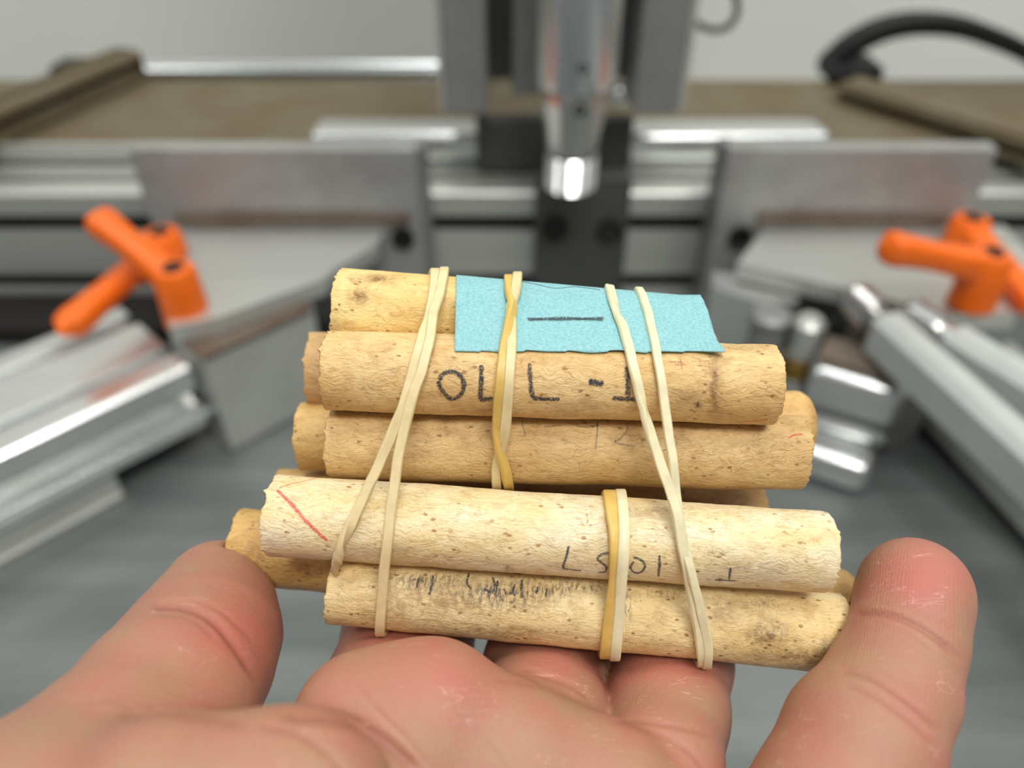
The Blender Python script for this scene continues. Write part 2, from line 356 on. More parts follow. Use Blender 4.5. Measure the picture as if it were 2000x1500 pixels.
# upright plates
def upright(px0, px1, pyt, label, hole, groove, YP=.44):
    xa, xb = ony(px0, pyt, YP).x, ony(px1, pyt, YP).x; zt = ony(px0, pyt, YP).z
    t = thing('upright_plate', ((xa+xb)/2, YP+.006, 0.0), label, 'metal plate', 'upright aluminium plates on the cross rail')
    bm = bmesh.new(); box(bm, (xa, YP, .012), (xb, YP+.012, zt)); part('plate_body', bm, M['alu_plate'], t, bevel=.0015)
    g0, g1 = ony(groove[0], 418, YP).x, ony(groove[1], 418, YP).x; gz = ony(500, 420, YP).z
    bm = bmesh.new(); box(bm, (g0, YP-.004, gz-.0045), (g1, YP, gz+.002)); part('ledge_strip', bm, M['rust'], t, bevel=.0006)
    p = ony(hole[0], hole[1], YP-.0005); bm = bmesh.new(); lathe(bm, [(.0075, 0), (.0075, .0035), (.0065, .004), (.005, .003), (.003, .003), (.0028, .0015)], (p.x, YP+.001, p.z), Vector((0, -1, 0)), 28)
    part('screw', bm, M['hole'], t, smooth=True)
    for dx in (0.0,):
        pass
    return t
upright(247, 812, 290, 'upright aluminium plate behind the pair of orange levers crossed in an X', (787, 466), (345, 800))
upright(1424, 1952, 290, 'upright aluminium plate behind the orange lever with a level arm', (1446, 462), (1480, 1850))
# thin vertical edges standing before the rail next to the plates
for pxa, pxb, lab in ((812, 838, 'narrow dark upright strip beside the inner edge of the plate with the crossed levers'), (1392, 1424, 'narrow dark upright strip beside the inner edge of the plate with the level lever')):
    xa, xb = ony(pxa, 400, .452).x, ony(pxb, 400, .452).x
    bm = bmesh.new(); box(bm, (xa, .4505, .004), (xb, .4695, .1285)); tag(part('mounting_strip', bm, M['grey_plate'], bevel=.001), lab, 'metal strip')

# gusset plates (flat, on the mitre fences)
def flat(name, pts, z0, z1, mat, label, cat, bevel=.002, parent=None):
    bm = bmesh.new(); prism(bm, [onz(px_, py_, z1).xy for px_, py_ in pts][::-1], z0, z1)
    o = part(name, bm, mat, parent, bevel=bevel, seg=3)
    if label: tag(o, label, cat)
    return o
flat('gusset_plate', [(345, 447), (752, 447), (735, 478), (655, 525), (632, 545), (420, 622), (330, 640)], .070, .080, M['alu'], 'flat aluminium plate with a slanted front edge beside the crossed orange levers', 'metal plate')
flat('gusset_plate', [(1440, 515), (1492, 447), (1960, 440), (2040, 520), (1990, 612), (1860, 612), (1570, 545)], .070, .080, M['alu'], 'flat aluminium plate under the orange lever with the level arm', 'metal plate')
# left clamp block: rusty top, grey face
cl = thing('clamp_block', tuple(onz(470, 650, .0)), 'heavy wedge clamp block with rusty top and pale face under the crossed levers', 'clamp block')
flat('block_body', [(398, 706), (330, 652), (455, 603), (610, 592), (612, 606)], .002, .0665, M['alu'], None, None, .002, cl)
flat('rusty_top', [(396, 699), (330, 648), (455, 600), (606, 590), (608, 602)], .0666, .0695, M['rust'], None, None, .001, cl)
# right clamp block (behind the milky bars)
cl = thing('clamp_block', tuple(onz(1810, 780, .0)), 'dark clamp block with rusty top behind the milky bars', 'clamp block')
flat('block_body', [(1655, 640), (1740, 590), (1900, 596), (1860, 690), (1800, 716)], .002, .0640, M['grey_plate'], None, None, .002, cl)
flat('rusty_top', [(1655, 638), (1740, 588), (1900, 594), (1860, 688), (1800, 714)], .0641, .067, M['rust'], None, None, .001, cl)

# mitre fences: slotted profiles slanting to the front
def fence(pa, pb, z, wd, ht, label, side, mat):
    a_, b_ = onz(*pa, z), onz(*pb, z); a_.z = b_.z = z - ht
    d = (b_ - a_).normalized(); b_ = a_ + d*.42
    if side > 0:      # body lies to the right of travel
        pass
    t = thing('mitre_fence', ((a_+b_)/2), label, 'fence rail')
    bm = bmesh.new()
    P = slot_profile(wd, ht, .04)
    extrude_profile(bm, P if side > 0 else [(p[0]-wd, p[1]) for p in P], a_, b_); part('fence_profile', bm, mat, t, smooth=False)
    return t, a_, b_, d
t, a_, b_, d = fence((368, 716), (0, 890), .0605, .085, .042, 'slotted aluminium fence rail slanting forward below the crossed orange levers', 1, M['alu_bright'])
# foot tab and long groove strip on its face
s = d.cross(Vector((0, 0, 1))).normalized()
bm = bmesh.new(); c0 = a_ + d*.055; m = Matrix(((d.x, s.x, 0, c0.x), (d.y, s.y, 0, c0.y), (0, 0, 1, 0), (0, 0, 0, 1)))
box(bm, (0, .004, .001), (.10, .03, .0183), m); part('foot', bm, M['alu'], t, bevel=.002)
bm = bmesh.new(); box(bm, (-.004, -.0012, a_.z+.008), (.30, 0, a_.z+.0115), Matrix(((d.x, s.x, 0, a_.x), (d.y, s.y, 0, a_.y), (0, 0, 1, 0), (0, 0, 0, 1)))); part('face_ridge', bm, M['alu_bright'], t, bevel=.0004)
# right fence: grey profile plus two milky guide bars with knurled screws
t, a2, b2_, d2 = fence((1800, 690), (2020, 905), .0460, .06, .038, 'slotted aluminium fence rail slanting forward beneath the milky bars', -1, M['alu'])
for (pa, pb, z, wpx, lab) in (((1740, 612), (2010, 850), .092, .018, 'bluish milky bar slanting forward, nearest the stepped silver block'), ((1872, 640), (2080, 765), .092, .018, 'cream milky bar slanting forward under the level orange lever')):
    A, B = onz(*pa, z), onz(*pb, z); A.z = B.z = z - .021; dd = (B-A).normalized(); B = A + dd*.30
    th = thing('guide_bar', (A+B)/2, lab, 'guide bar', 'milky bars of the fixture')
    bm = bmesh.new(); P = [(-wpx/2, 0), (wpx/2, 0), (wpx/2, .017), (wpx/2-.004, .021), (-wpx/2+.004, .021), (-wpx/2, .017)]
    extrude_profile(bm, P, A, B); part('bar_body', bm, M['nylon'], th, bevel=.0015)
    bm = bmesh.new(); pr = [(.006, 0), (.006, .008)]
    for i in range(9): pr += [(.0095, .008+i*.0022), (.0085, .0091+i*.0022)]
    pr += [(.007, .030), (.004, .032)]
    lathe(bm, pr, A + Vector((0, 0, .013)), -dd, 28); part('knurled_knob', bm, M['chrome'], th, smooth=True)

# stepped silver block on the right
A = onz(1583, 722, .060); B = onz(1772, 775, .060)
e = (B-A); e.z = 0; L = e.length; e.normalize(); g = Vector((-e.y, e.x, 0))
mb = Matrix(((e.x, g.x, 0, A.x), (e.y, g.y, 0, A.y), (0, 0, 1, 0), (0, 0, 0, 1)))
sb = thing('stepped_block', A + e*L/2, 'shiny stepped aluminium block with two bright rounded edges right of the rods', 'metal block')
sb.location.z = 0; bpy.context.view_layer.update()
bm = bmesh.new(); box(bm, (0, 0, .021), (L, .030, .061), mb); part('upper_step', bm, M['alu_bright'], sb, smooth=True, bevel=.006, seg=5)
bm = bmesh.new(); box(bm, (-.003, -.018, .001), (L-.003, .030, .021), mb); part('lower_step', bm, M['alu_bright'], sb, smooth=True, bevel=.006, seg=5)
bm = bmesh.new(); box(bm, (.002, .006, .061), (L-.006, .028, .066), mb); part('cap_step', bm, M['rust'], sb, bevel=.001)
bm = bmesh.new(); box(bm, (.000, -.0008, .034), (L, .0, .038), mb); part('face_ridge', bm, M['dark_plate'], sb)
# small cylinder fitting with brass ring
p = onz(1510, 720, .0)
fc = thing('air_fitting', onz(1560, 800, 0), 'grey round fitting with a brass ring behind the rods and the stepped block', 'fitting')
fx, fy = onz(1500, 570, .078).x, onz(1500, 640, .055).y
bm = bmesh.new(); lathe(bm, [(.0115, 0), (.0115, .045), (.0095, .047), (.0095, .066), (.0115, .068), (.0115, .071), (.009, .073)], (fx, fy-.01, 0)); part('fitting_body', bm, M['grey_plate'], fc, smooth=True)
bm = bmesh.new(); lathe(bm, [(.009, 0), (.009, .030), (.006, .032), (.006, .045), (.009, .046), (.009, .067), (.006, .070)], (fx+.022, fy-.012, 0)); part('fitting_stem', bm, M['alu'], fc, smooth=True)
bm = bmesh.new(); lathe(bm, [(.0072, .032), (.0098, .033), (.0098, .044), (.0072, .045)], (fx+.022, fy-.012, 0)); part('brass_ring', bm, M['brass'], fc, smooth=True)
# bright block at the front corner of the right gusset
flat('corner_block', [(1390, 560), (1392, 530), (1545, 545), (1560, 590), (1480, 590)], .03, .068, M['alu_bright'], 'pale aluminium corner block right of the blue paper label', 'metal block')

# orange clamp levers
def lever(base, top_z, tip, label, wdt=.009, th=.0075, hr=.0118):
    """base: world xy z of the hub foot; tip: world point of the arm end."""
    base = Vector(base); tip = Vector(tip); h = top_z - base.z
    t = thing('clamp_lever', base, label, 'clamp lever', 'orange clamp levers')
    bm = bmesh.new(); lathe(bm, [(hr*.85, .0), (hr*1.04, .002), (hr*1.0, h*.45), (hr*.93, h-.003), (hr*.80, h-.0005), (hr*.5, h), (hr*.48, h-.003)], base); part('hub', bm, M['orange'], t, smooth=True)
    bm = bmesh.new(); lathe(bm, [(hr*.46, h-.004), (hr*.46, h+.0006), (hr*.36, h+.0014), (hr*.2, h+.0014), (hr*.18, h-.001)], base, n=24); part('screw', bm, M['black'], t, smooth=True)
    # arm: rounded bar
    a_ = Vector((base.x, base.y, top_z-.009)); b_ = tip; d_ = (b_-a_).normalized(); s_ = d_.cross(Vector((0, 0, 1))).normalized(); u_ = s_.cross(d_)
    a0 = a_ + d_*hr*.45; L_ = (b_-a0).length; bm = bmesh.new(); rings = []; n = 20
    for i in range(15):
        f = i/14; e_ = 1.0
        if f > .86: e_ = math.sqrt(max(0.02, 1-((f-.86)/.14)**2))
        ww = (wdt*(1-.18*math.sin(PI*min(1, f*1.1))))*e_; tt = th*(1.0 if f < .1 else 1-.22*math.sin(PI*f))*e_
        c_ = a0 + d_*L_*f + u_*(.003*math.sin(PI*.5*f))
        ring = []
        for k_ in range(n):
            an = 2*PI*k_/n; cx, sx = math.cos(an), math.sin(an)
            ring.append(bm.verts.new(c_ + s_*ww*math.copysign(abs(cx)**.6, cx) + u_*tt*math.copysign(abs(sx)**.6, sx)))
        rings.append(ring)
    for ra, rb in zip(rings, rings[1:]):
        for i in range(n): bm.faces.new((ra[i], ra[(i+1) % n], rb[(i+1) % n], rb[i]))
    bm.faces.new(rings[0][::-1]); bm.faces.new(rings[-1]); part('lever_arm', bm, M['orange'], t, smooth=True)
    return t
bA = onz(372, 632, .0697)
lever(bA, ony(366, 522, bA.y).z, ony(180, 428, bA.y+.026), 'orange lever with its arm pointing up and back, in front of the crossed pair')
bB = onz(325, 566, .0605); bB.z = .0607
bB2 = Vector((ony(318, 470, .405).x, .405, .0805)); 
lever(bB2, ony(318, 452, .405).z, onz(122, 662, .080), 'orange lever with its arm slanting down to the front, rear one of the crossed pair')
bC = onz(1893, 597, .0805)
lever(bC, ony(1893, 492, bC.y).z, ony(1712, 492, bC.y-.006), 'orange lever with its arm held level, tip over the aluminium plate', wdt=.0085, th=.009)
bD = Vector((ony(1895, 440, .42).x, .42, .0805))
lever(bD, ony(1895, 425, .42).z, onz(2030, 620, .082), 'orange lever half out of view behind the level one')

# ------------------------------------------------------------------ spindle and its bracket
YS = .43; XS = .0345
sp = thing('spindle', (XS, YS, ony(1108, 368, YS).z), 'silver router spindle with tapered nut and knurled tip hanging above the rails', 'spindle')
zb, z1, z2 = ony(1108, 366, YS).z, ony(1108, 292, YS).z, ony(1108, 172, YS).z
bm = bmesh.new(); pr = [(.011, 0), (.0145, .001)]
nk = 12
for i in range(nk): pr += [(.0150, .002+(z1-zb-.003)*i/nk), (.0143, .002+(z1-zb-.003)*(i+.5)/nk)]
lathe(bm, pr, (XS, YS, zb), n=56); part('knurled_tip', bm, M['chrome'], sp, smooth=True)
bm = bmesh.new(); lathe(bm, [(.0135, -.001), (.0150, .0), (.0153, .003), (.0178, (z2-z1)*.85), (.0178, (z2-z1)), (.015, (z2-z1)+.0005)], (XS, YS, z1), n=12); part('collet_nut', bm, M['chrome'], sp)
bm = bmesh.new(); lathe(bm, [(.018, 0), (.0215, .003), (.0225, .010), (.0225, .45), (.021, .452)], (XS, YS, z2), n=64); part('spindle_body', bm, M['spindle'], sp, smooth=True)
for (px_, py_, rr) in ((1138, 133, .0028), (1132, 214, .0035)):
    p = ony(px_, py_, YS-.0215 if py_ < 170 else YS-.0165); bm = bmesh.new(); lathe(bm, [(rr, 0), (rr, .003), (rr*.7, .0034), (rr*.5, .002)], (p.x, p.y+.0015, p.z), Vector((0, -1, 0)), 20); part('set_screw', bm, M['black'], sp, smooth=True)
zbk = ony(900, 222, .46).z
br = thing('spindle_bracket', (XS, .48, zbk), 'tall grey channel bracket that carries the spindle', 'bracket')
def col(name, pxa, pxb, y0, y1, mat, z0=zbk):
    xa, xb = ony(pxa, 210, y0).x, ony(pxb, 210, y0).x
    bm = bmesh.new(); box(bm, (xa, y0, z0), (xb, y1, .75)); part(name, bm, mat, br, bevel=.0015)
col('side_plate', 872, 952, .46, .53, M['grey_plate'])
col('side_plate', 1236, 1322, .46, .53, M['grey_plate'])
col('inner_plate', 1000, 1052, .485, .505, M['grey_plate'], zbk+.002)
col('back_plate', 950, 1240, .512, .528, M['dark_plate'], zbk+.004)
col('edge_strip', 1322, 1338, .462, .53, M['alu'], zbk+.001)
col('edge_strip', 860, 872, .462, .53, M['alu'], zbk+.001)
p = ony(1208, 205, .48); bm = bmesh.new(); lathe(bm, [(.006, 0), (.006, .006), (.004, .008)], (p.x, .4845, p.z+.005), Vector((0, -1, 0)), 20); part('screw', bm, M['chrome'], br, smooth=True)

# cable loop and energy chain
bm = bmesh.new(); pts = []
for (a, b) in ((1335, 28), (1360, 46), (1390, 58), (1418, 54), (1436, 34), (1440, 8), (1428, -25), (1395, -60), (1340, -80)): pts.append(ony(a, b, .55))
def spline(pts, n):
    pts = [Vector(p) for p in pts]; out = []; P = [pts[0]*2-pts[1]] + pts + [pts[-1]*2-pts[-2]]; seg = len(pts)-1
    for i in range(n+1):
        u = i/n*seg; j = min(int(u), seg-1); f = u-j; p0, p1, p2, p3 = P[j:j+4]
        out.append(.5*((2*p1)+(p2-p0)*f+(2*p0-5*p1+4*p2-p3)*f*f+(3*p1-p0-3*p2+p3)*f**3))
    return out
tube(bm, spline(pts, 50), .0024); tag(part('cable', bm, M['cable'], smooth=True), 'thin dark cable looping out beside the spindle bracket', 'cable')
ch = thing('energy_chain', ony(1700, 150, .72), 'black plastic cable chain arching over the far end of the deck', 'cable chain')
cp = spline([ony(a, b, .66) for a, b in ((1632, 132), (1668, 98), (1730, 66), (1800, 53), (1880, 58), (1950, 80), (2020, 112), (2110, 175))], 22)
for i in range(22):
    a_, b_ = cp[i], cp[i+1]; d_ = (b_-a_).normalized(); u_ = Vector((0, 1, 0)); n_ = d_.cross(u_).normalized()
    m = Matrix((( d_.x, u_.x, n_.x, a_.x), (d_.y, u_.y, n_.y, a_.y), (d_.z, u_.z, n_.z, a_.z), (0, 0, 0, 1)))
    bm = bmesh.new(); box(bm, (-.001, 0, -.007), ((b_-a_).length*1.02, .024, .007), m)
    part('chain_link', bm, M['black'], ch, bevel=.0016, seg=1)
q0 = ony(1655, 135, .655); bm = bmesh.new(); box(bm, (q0.x-.014, .645, .1012), (q0.x+.028, .69, q0.z+.004)); part('chain_end', bm, M['black'], ch, bevel=.004)
pA, pB = onz(1680, 150, .115), onz(2200, 300, .115)
bm = bmesh.new(); extrude_profile(bm, slot_profile(.03, .012, .03), Vector((pA.x, pA.y, .1015)), Vector((pB.x, pB.y, .1015)))
tag(part('side_rail', bm, M['brown']), 'low brown rail slanting forward beneath the black cable chain', 'rail')

# ================================================================== RODS
# name: (left px,py), (right px,py), depth left, depth right, radius mm left, right
MMX = 1e-3
RODS = {
 'R1': ((662, 600), (1352, 655), .1335, .1335, 6.8, 6.6),
 'R2': ((641, 724), (1508, 752), .1250, .1250, 6.5, 6.5),
 'R3': ((650, 861), (1562, 884), .1310, .1310, 6.5, 6.35),
 'R4': ((534, 1006), (1610, 1078), .1245, .1245, 6.6, 6.5),
 'R5': ((652, 1142), (1640, 1236), .1290, .1290, 6.35, 6.45),
 'R6': ((610, 722), (1380, 740), .1465, .1465, 7.2, 6.8),
 'R7': ((590, 852), (1588, 828), .1450, .1450, 6.4, 6.4),
 'R8': ((545, 980), (1483, 1012), .1500, .1500, 6.5, 6.3),
 'R9': ((464, 1066), (1674, 1184), .1415, .1415, 6.8, 6.3),
}
LAB = {
 'R1': ('topmost short pale rod with fleshy brown blotches, blue paper over its far half', .6),
 'R2': ('pale rod pencilled in thick upside-down figures, just under the blue paper', .55),
 'R3': ('tan rod with faded upside-down figures, second below the blue paper', .3),
 'R4': ('creamy white rod with a red crayon stroke at one end and thin pencilled figures', .35),
 'R5': ('lowest front rod, blackened by soot streaks along its upper middle', .8),
 'R6': ('rod showing only its ragged end behind the rod with thick figures', .2),
 'R7': ('rear rod with a smooth rounded tip poking out past the tan rod', .1),
 'R8': ('shadowed rear rod, seen as dark strips above the creamy white rod', .3),
 'R9': ('furry tan rear rod, pinched between thumb and little finger with red line at tip', .35),
}
LT = {
 'R1': (srgb(250, 226, 156), srgb(236, 200, 124), srgb(168, 118, 60)),
 'R2': (srgb(240, 208, 148), srgb(220, 180, 114), srgb(160, 112, 60)),
 'R3': (srgb(230, 196, 136), srgb(208, 170, 108), srgb(150, 106, 58)),
 'R4': (srgb(246, 234, 200), srgb(238, 214, 154), srgb(172, 134, 80)),
 'R5': (srgb(242, 220, 166), srgb(228, 196, 130), srgb(140, 102, 56)),
 'R6': (srgb(220, 184, 130), srgb(204, 160, 100), srgb(150, 104, 56)),
 'R7': (srgb(230, 192, 122), srgb(214, 170, 100), srgb(156, 108, 56)),
 'R8': (srgb(206, 168, 106), srgb(184, 142, 82), srgb(130, 90, 48)),
 'R9': (srgb(226, 188, 118), srgb(206, 162, 92), srgb(130, 90, 46)),
}
# stains: (px, py, sx, sy, strength) in photo pixels on the visible face, kind
ST = {
 'R1': [('stain', 702, 578, 20, 15, 1), ('stain', 740, 545, 36, 9, .9), ('stain', 695, 545, 22, 10, .6), ('stain', 880, 600, 14, 26, .35)],
 'R2': [('stain', 1395, 760, 12, 62, .85), ('stain', 1340, 775, 45, 18, .5), ('stain', 1362, 790, 9, 6, 1.0), ('soot', 1362, 790, 8, 6, 1.0), ('stain', 960, 800, 40, 12, .45), ('stain', 1130, 800, 60, 14, .35), ('stain', 1450, 680, 60, 8, .45)],
 'R3': [('stain', 820, 880, 30, 40, .3), ('stain', 1330, 850, 22, 26, .5), ('stain', 1480, 850, 10, 60, .22), ('stain', 870, 830, 24, 16, .35), ('stain', 1540, 825, 14, 8, .3)],
 'R4': [('stain', 680, 1030, 30, 34, .35), ('stain', 1265, 1000, 60, 14, .5), ('soot', 990, 1108, 10, 8, .5), ('stain', 1480, 1110, 90, 16, .45), ('stain', 1180, 1060, 12, 60, .3), ('soot', 1400, 1078, 20, 8, .5), ('stain', 770, 1075, 60, 14, .35)],
 'R5': [('soot', 985, 1160, 95, 26, .95), ('soot', 1060, 1150, 60, 22, .8), ('soot', 830, 1135, 90, 18, .75), ('soot', 1130, 1148, 60, 10, .8), ('stain', 900, 1170, 170, 40, .55), ('stain', 760, 1180, 60, 40, .45), ('stain', 1500, 1240, 40, 34, .85), ('stain', 1410, 1190, 60, 30, .5), ('soot', 1225, 1185, 10, 40, .7), ('stain', 1560, 1280, 90, 16, .6), ('soot', 1610, 1270, 10, 30, .5), ('soot', 1490, 1180, 40, 14, .4), ('stain', 1000, 1235, 120, 16, .5), ('soot', 1300, 1160, 60, 8, .45)],
 'R9': [('stain', 500, 1090, 50, 30, .4), ('stain', 620, 1110, 60, 26, .35)],
 'R8': [('stain', 1400, 975, 80, 20, .5)],
}
RG = {}
from mathutils.bvhtree import BVHTree
def rodmat_matrix(A, B):
    A, B = c2w(A), c2w(B); x = (B-A).normalized(); tc_ = (Vector((0, 0, CAMH)) - (A+B)/2).normalized()
    z = (tc_ - x*tc_.dot(x)).normalized(); y = z.cross(x); c = (A+B)/2
    return Matrix(((x.x, y.x, z.x, c.x), (x.y, y.y, z.y, c.y), (x.z, y.z, z.z, c.z), (0, 0, 0, 1)))
def make_rod(key, idx):
    (la, lb, za, zb_, ra, rb) = RODS[key]; A, B = cm(*la, za), cm(*lb, zb_); ra *= MMX; rb *= MMX
    Mx = rodmat_matrix(A, B); L = (B-A).length; NU, NT = 230, 90; sd = idx*13.7
    V = []; att = []   # att: (stain, soot, endgrain)
    domeR = key in ('R7', 'R9'); domeL = False
    def jag(th, e):
        n1 = noise.noise(Vector((math.cos(th)*2.2+sd, math.sin(th)*2.2, e*5.)))*.00055
        n2 = noise.noise(Vector((math.cos(th)*9+sd, math.sin(th)*9, e*9.)))*.00035
        n3 = max(0, noise.noise(Vector((math.cos(th)*26+sd, math.sin(th)*26, e*3.)))-.2)*.0011
        return n1+n2+n3
    def rad(x, th):
        f = (x+L/2)/L; r = ra+(rb-ra)*f
        p = Vector((x*60+sd, math.cos(th)*.9, math.sin(th)*.9)); r += noise.noise(p)*.00022
        p = Vector((x*260+sd, math.cos(th)*2.4, math.sin(th)*2.4)); r += noise.noise(p)*.00010
        p = Vector((x*700, math.cos(th)*9+sd, math.sin(th)*9)); r += noise.noise(p)*.00005
        return r
    rings = []
    def addring(xs, k, eg, rr=1.0, cap=False, side=0):
        ring = []
        for j in range(NT):
            th = 2*PI*j/NT; x = xs + (side*(-1 if False else 1))*0
            jg = jag(th, side)*side*(1.0 if not cap else k)
            fade = eg if not cap else 1
            xx = xs + jg*fade
            r = rad(xs, th)*rr
            if cap: xx += noise.noise(Vector((math.cos(th)*rr*6+sd, math.sin(th)*rr*6, side*7)))*.00045*(1-rr)
            V.append((xx, r*math.cos(th), r*math.sin(th))); att.append(eg if cap else 0.0); ring.append(len(V)-1)
        rings.append(ring)
    # left cap -> body -> right cap
    def caps(side, dome):
        xe = side*L/2
        if dome: return [(xe-side*.0060*(1-math.cos(a)) if False else xe - side*.0032*(1-math.sin(a)), math.cos(a), a) for a in (1.45, 1.2, .95, .7, .45, .2)]
        return [(xe-side*.0004, .12, 0), (xe-side*.0004, .4, 0), (xe-side*.0003, .68, 0), (xe-side*.0001, .86, 0), (xe+side*0, .955, 0)]
    for (x, rr, a) in caps(-1, domeL): addring(x, rr*.8 if not domeL else 0.2, (1.0 if not domeL else .25), rr, True, -1)
    for i in range(NU+1):
        f = i/NU; f = .5-.5*math.cos(PI*f)*.25 - (.5-f)*.75 if False else f
        m0 = .0032 if domeL else .00018; m1 = .0032 if domeR else .00018
        x = -L/2+m0 + (L-m0-m1)*f
        dl, dr = (x+L/2), (L/2-x); side = -1 if dl < dr else 1; dm = min(dl, dr)
        dome = domeL if side < 0 else domeR
        eg = 0 if dome else max(0, 1-dm/.0012)
        addring(x, 1, eg, 1.0, False, side)
    for (x, rr, a) in reversed(caps(1, domeR)): addring(x, rr*.8 if not domeR else .2, (1.0 if not domeR else .25), rr, True, 1)
    Fc = []
    for a, b in zip(rings, rings[1:]):
        for j in range(NT):
            jn = (j+1) % NT; Fc.append((a[j], b[j], b[jn], a[jn]))
    Fc.append(tuple(rings[0])); Fc.append(tuple(rings[-1][::-1]))
    me = bpy.data.meshes.new('rod'); me.from_pydata(V, [], Fc); me.update()
    nv = len(V); Va = np.array(V); Mw = np.array(Mx); Wv = Va @ Mw[:3, :3].T + Mw[:3, 3]
    # camera projection of every vertex
    CI = np.array(CM.inverted()); Cv = Wv @ CI[:3, :3].T + CI[:3, 3]; dz = -Cv[:, 2]; PX = 1000+F*Cv[:, 0]/dz; PY = 750-F*Cv[:, 1]/dz
    front = Va[:, 2] > -.001
    st = np.zeros(nv); so = np.zeros(nv)
    for (kd, px, py, sx, sy, am) in ST.get(key, []):
        g_ = am*np.exp(-(((PX-px)/sx)**2+((PY-py)/sy)**2))*front
        if kd == 'stain': st = np.maximum(st, g_)
        else: so = np.maximum(so, g_)
    for nm, arr in (('stain', st), ('soot', so), ('endgrain', np.array(att))):
        a = me.attributes.new(nm, 'FLOAT', 'POINT'); a.data.foreach_set('value', arr.astype(np.float32))
    mt = rod_mat('pale_wood_'+key.lower(), *LT[key], speck=LAB[key][1], off=(idx*37., idx*11., idx*5.), grain=(1.0 if key in ('R2', 'R3', 'R4') else .75))
    o = link('wooden_rod', me, mt); o.matrix_world = Mx
    tag(o, LAB[key][0], 'rod', 'pale wooden rods in the bundle')
    bpy.context.view_layer.update()
    RG[key] = dict(A=A, B=B, ra=ra, rb=rb, obj=o, bvh=BVHTree.FromPolygons([tuple(x) for x in Wv], Fc))
for i, kk in enumerate(RODS): make_rod(kk, i+1)

def marks(key, name, strokes, mat, width=.55, label=None, off=.00006):
    """Pencil or crayon strokes laid onto the rod's surface, one flat ribbon mesh per group."""
    R = RG[key]; bm = bmesh.new(); el = bm.verts.layers.float.new('edge'); o_ = Vector((0, 0, CAMH)); inv = R['obj'].matrix_world.inverted()
    wd = width*MMX/2; cnt = 0
    for stx in strokes:
        pts = [Vector((a, b, 0)) for a, b in stx]
        n = max(4, int(sum((pts[i+1]-pts[i]).length for i in range(len(pts)-1))/3))
        pts = spline(pts, n) if len(pts) > 2 else [pts[0].lerp(pts[1], i/n) for i in range(n+1)]
        row = []
        for i, p in enumerate(pts):
            d = (c2w(cm(p.x, p.y, 1.0)) - o_).normalized(); h = R['bvh'].ray_cast(o_, d)
            if h[0] is None: continue
            nn_ = h[1] if h[1].dot(d) < 0 else -h[1]; row.append((h[0], nn_))
        last = None
        for i, (c, nn) in enumerate(row):
            t_ = (row[min(i+1, len(row)-1)][0]-row[max(i-1, 0)][0])
            if t_.length < 1e-7: continue
            t_.normalize(); s_ = t_.cross(nn).normalized(); ww = wd*(1+.35*noise.noise(Vector((i*.35, c.x*900, c.y*900))))
            if i in (0, len(row)-1): ww *= .6
            vs = []
            for q, e_ in ((-1.25, 0), (-.6, 1), (.6, 1), (1.25, 0)):
                v = bm.verts.new(inv @ (c + s_*ww*q + nn*off)); v[el] = e_; vs.append(v)
            if last:
                for q in range(3): bm.faces.new((last[q], last[q+1], vs[q+1], vs[q]))
            last = vs; cnt += 1
    me = bpy.data.meshes.new(name); bm.to_mesh(me); bm.free(); o = link(name, me, mat, R['obj'])
    if label: o['label'] = label
    return o
marks('R2', 'pencil_figures', [
    [(858, 742), (866, 730), (884, 726), (900, 735), (906, 752), (900, 770), (884, 779), (870, 770), (860, 756), (856, 744)],
    [(940, 713), (940, 742), (939, 778), (950, 779), (962, 779)],
    [(1034, 710), (1036, 742), (1041, 774), (1062, 779), (1093, 779)],
    [(1150, 744), (1164, 746), (1179, 748)], [(1150, 747), (1178, 751)],
    [(1225, 716), (1226, 745), (1226, 776)],
    [(1196, 777), (1225, 779), (1254, 780)]], M['pencil'], 0.74, 'thick black pencilled figures written upside down')
marks('R2', 'faded_marks', [[(1305, 706), (1335, 708)], [(1318, 712), (1340, 712)], [(1328, 700), (1332, 722)], [(1350, 706), (1386, 706)], [(1384, 706), (1386, 722)], [(1360, 714), (1382, 715)]], M['brownink'], .28, 'faint rust brown scribble')
marks('R2', 'red_line', [[(1438, 824), (1470, 822), (1500, 819)]], M['red'], .25, 'short red line at the lower end')
marks('R3', 'pencil_figures', [[(1020, 822), (1022, 836), (1027, 852)], [(1062, 834), (1096, 831)], [(1124, 830), (1140, 834), (1166, 832)], [(1167, 822), (1166, 850), (1163, 878)],
    [(1226, 826), (1224, 842), (1210, 858), (1200, 862), (1215, 868), (1240, 872)], [(1312, 848), (1322, 858), (1318, 872), (1306, 876), (1282, 884)]], M['pencil_faint'], .34, 'faded grey pencilled figures')
marks('R3', 'red_line', [[(1540, 856), (1550, 850), (1568, 848)]], M['red'], .28, 'short red tick near the end')
marks('R4', 'pencil_figures', [[(1111, 1066), (1106, 1088), (1100, 1108), (1116, 1112), (1135, 1114)],
    [(1192, 1080), (1176, 1082), (1167, 1090), (1174, 1098), (1184, 1106), (1182, 1116), (1168, 1118)],
    [(1236, 1088), (1250, 1092), (1260, 1104), (1252, 1117), (1240, 1118), (1231, 1108), (1238, 1096)],
    [(1288, 1084), (1288, 1104), (1286, 1126)], [(1356, 1115), (1366, 1116)],
    [(1427, 1108), (1424, 1132)], [(1396, 1132), (1418, 1133), (1438, 1134)]], M['pencil_mid'], .38, 'thin grey pencilled figures written upside down')
marks('R4', 'red_crayon_stroke', [[(541, 957), (556, 972), (573, 988), (579, 996), (592, 1012), (607, 1026), (622, 1041), (640, 1056)]], M['red'], .52, 'pinkish red crayon stroke')
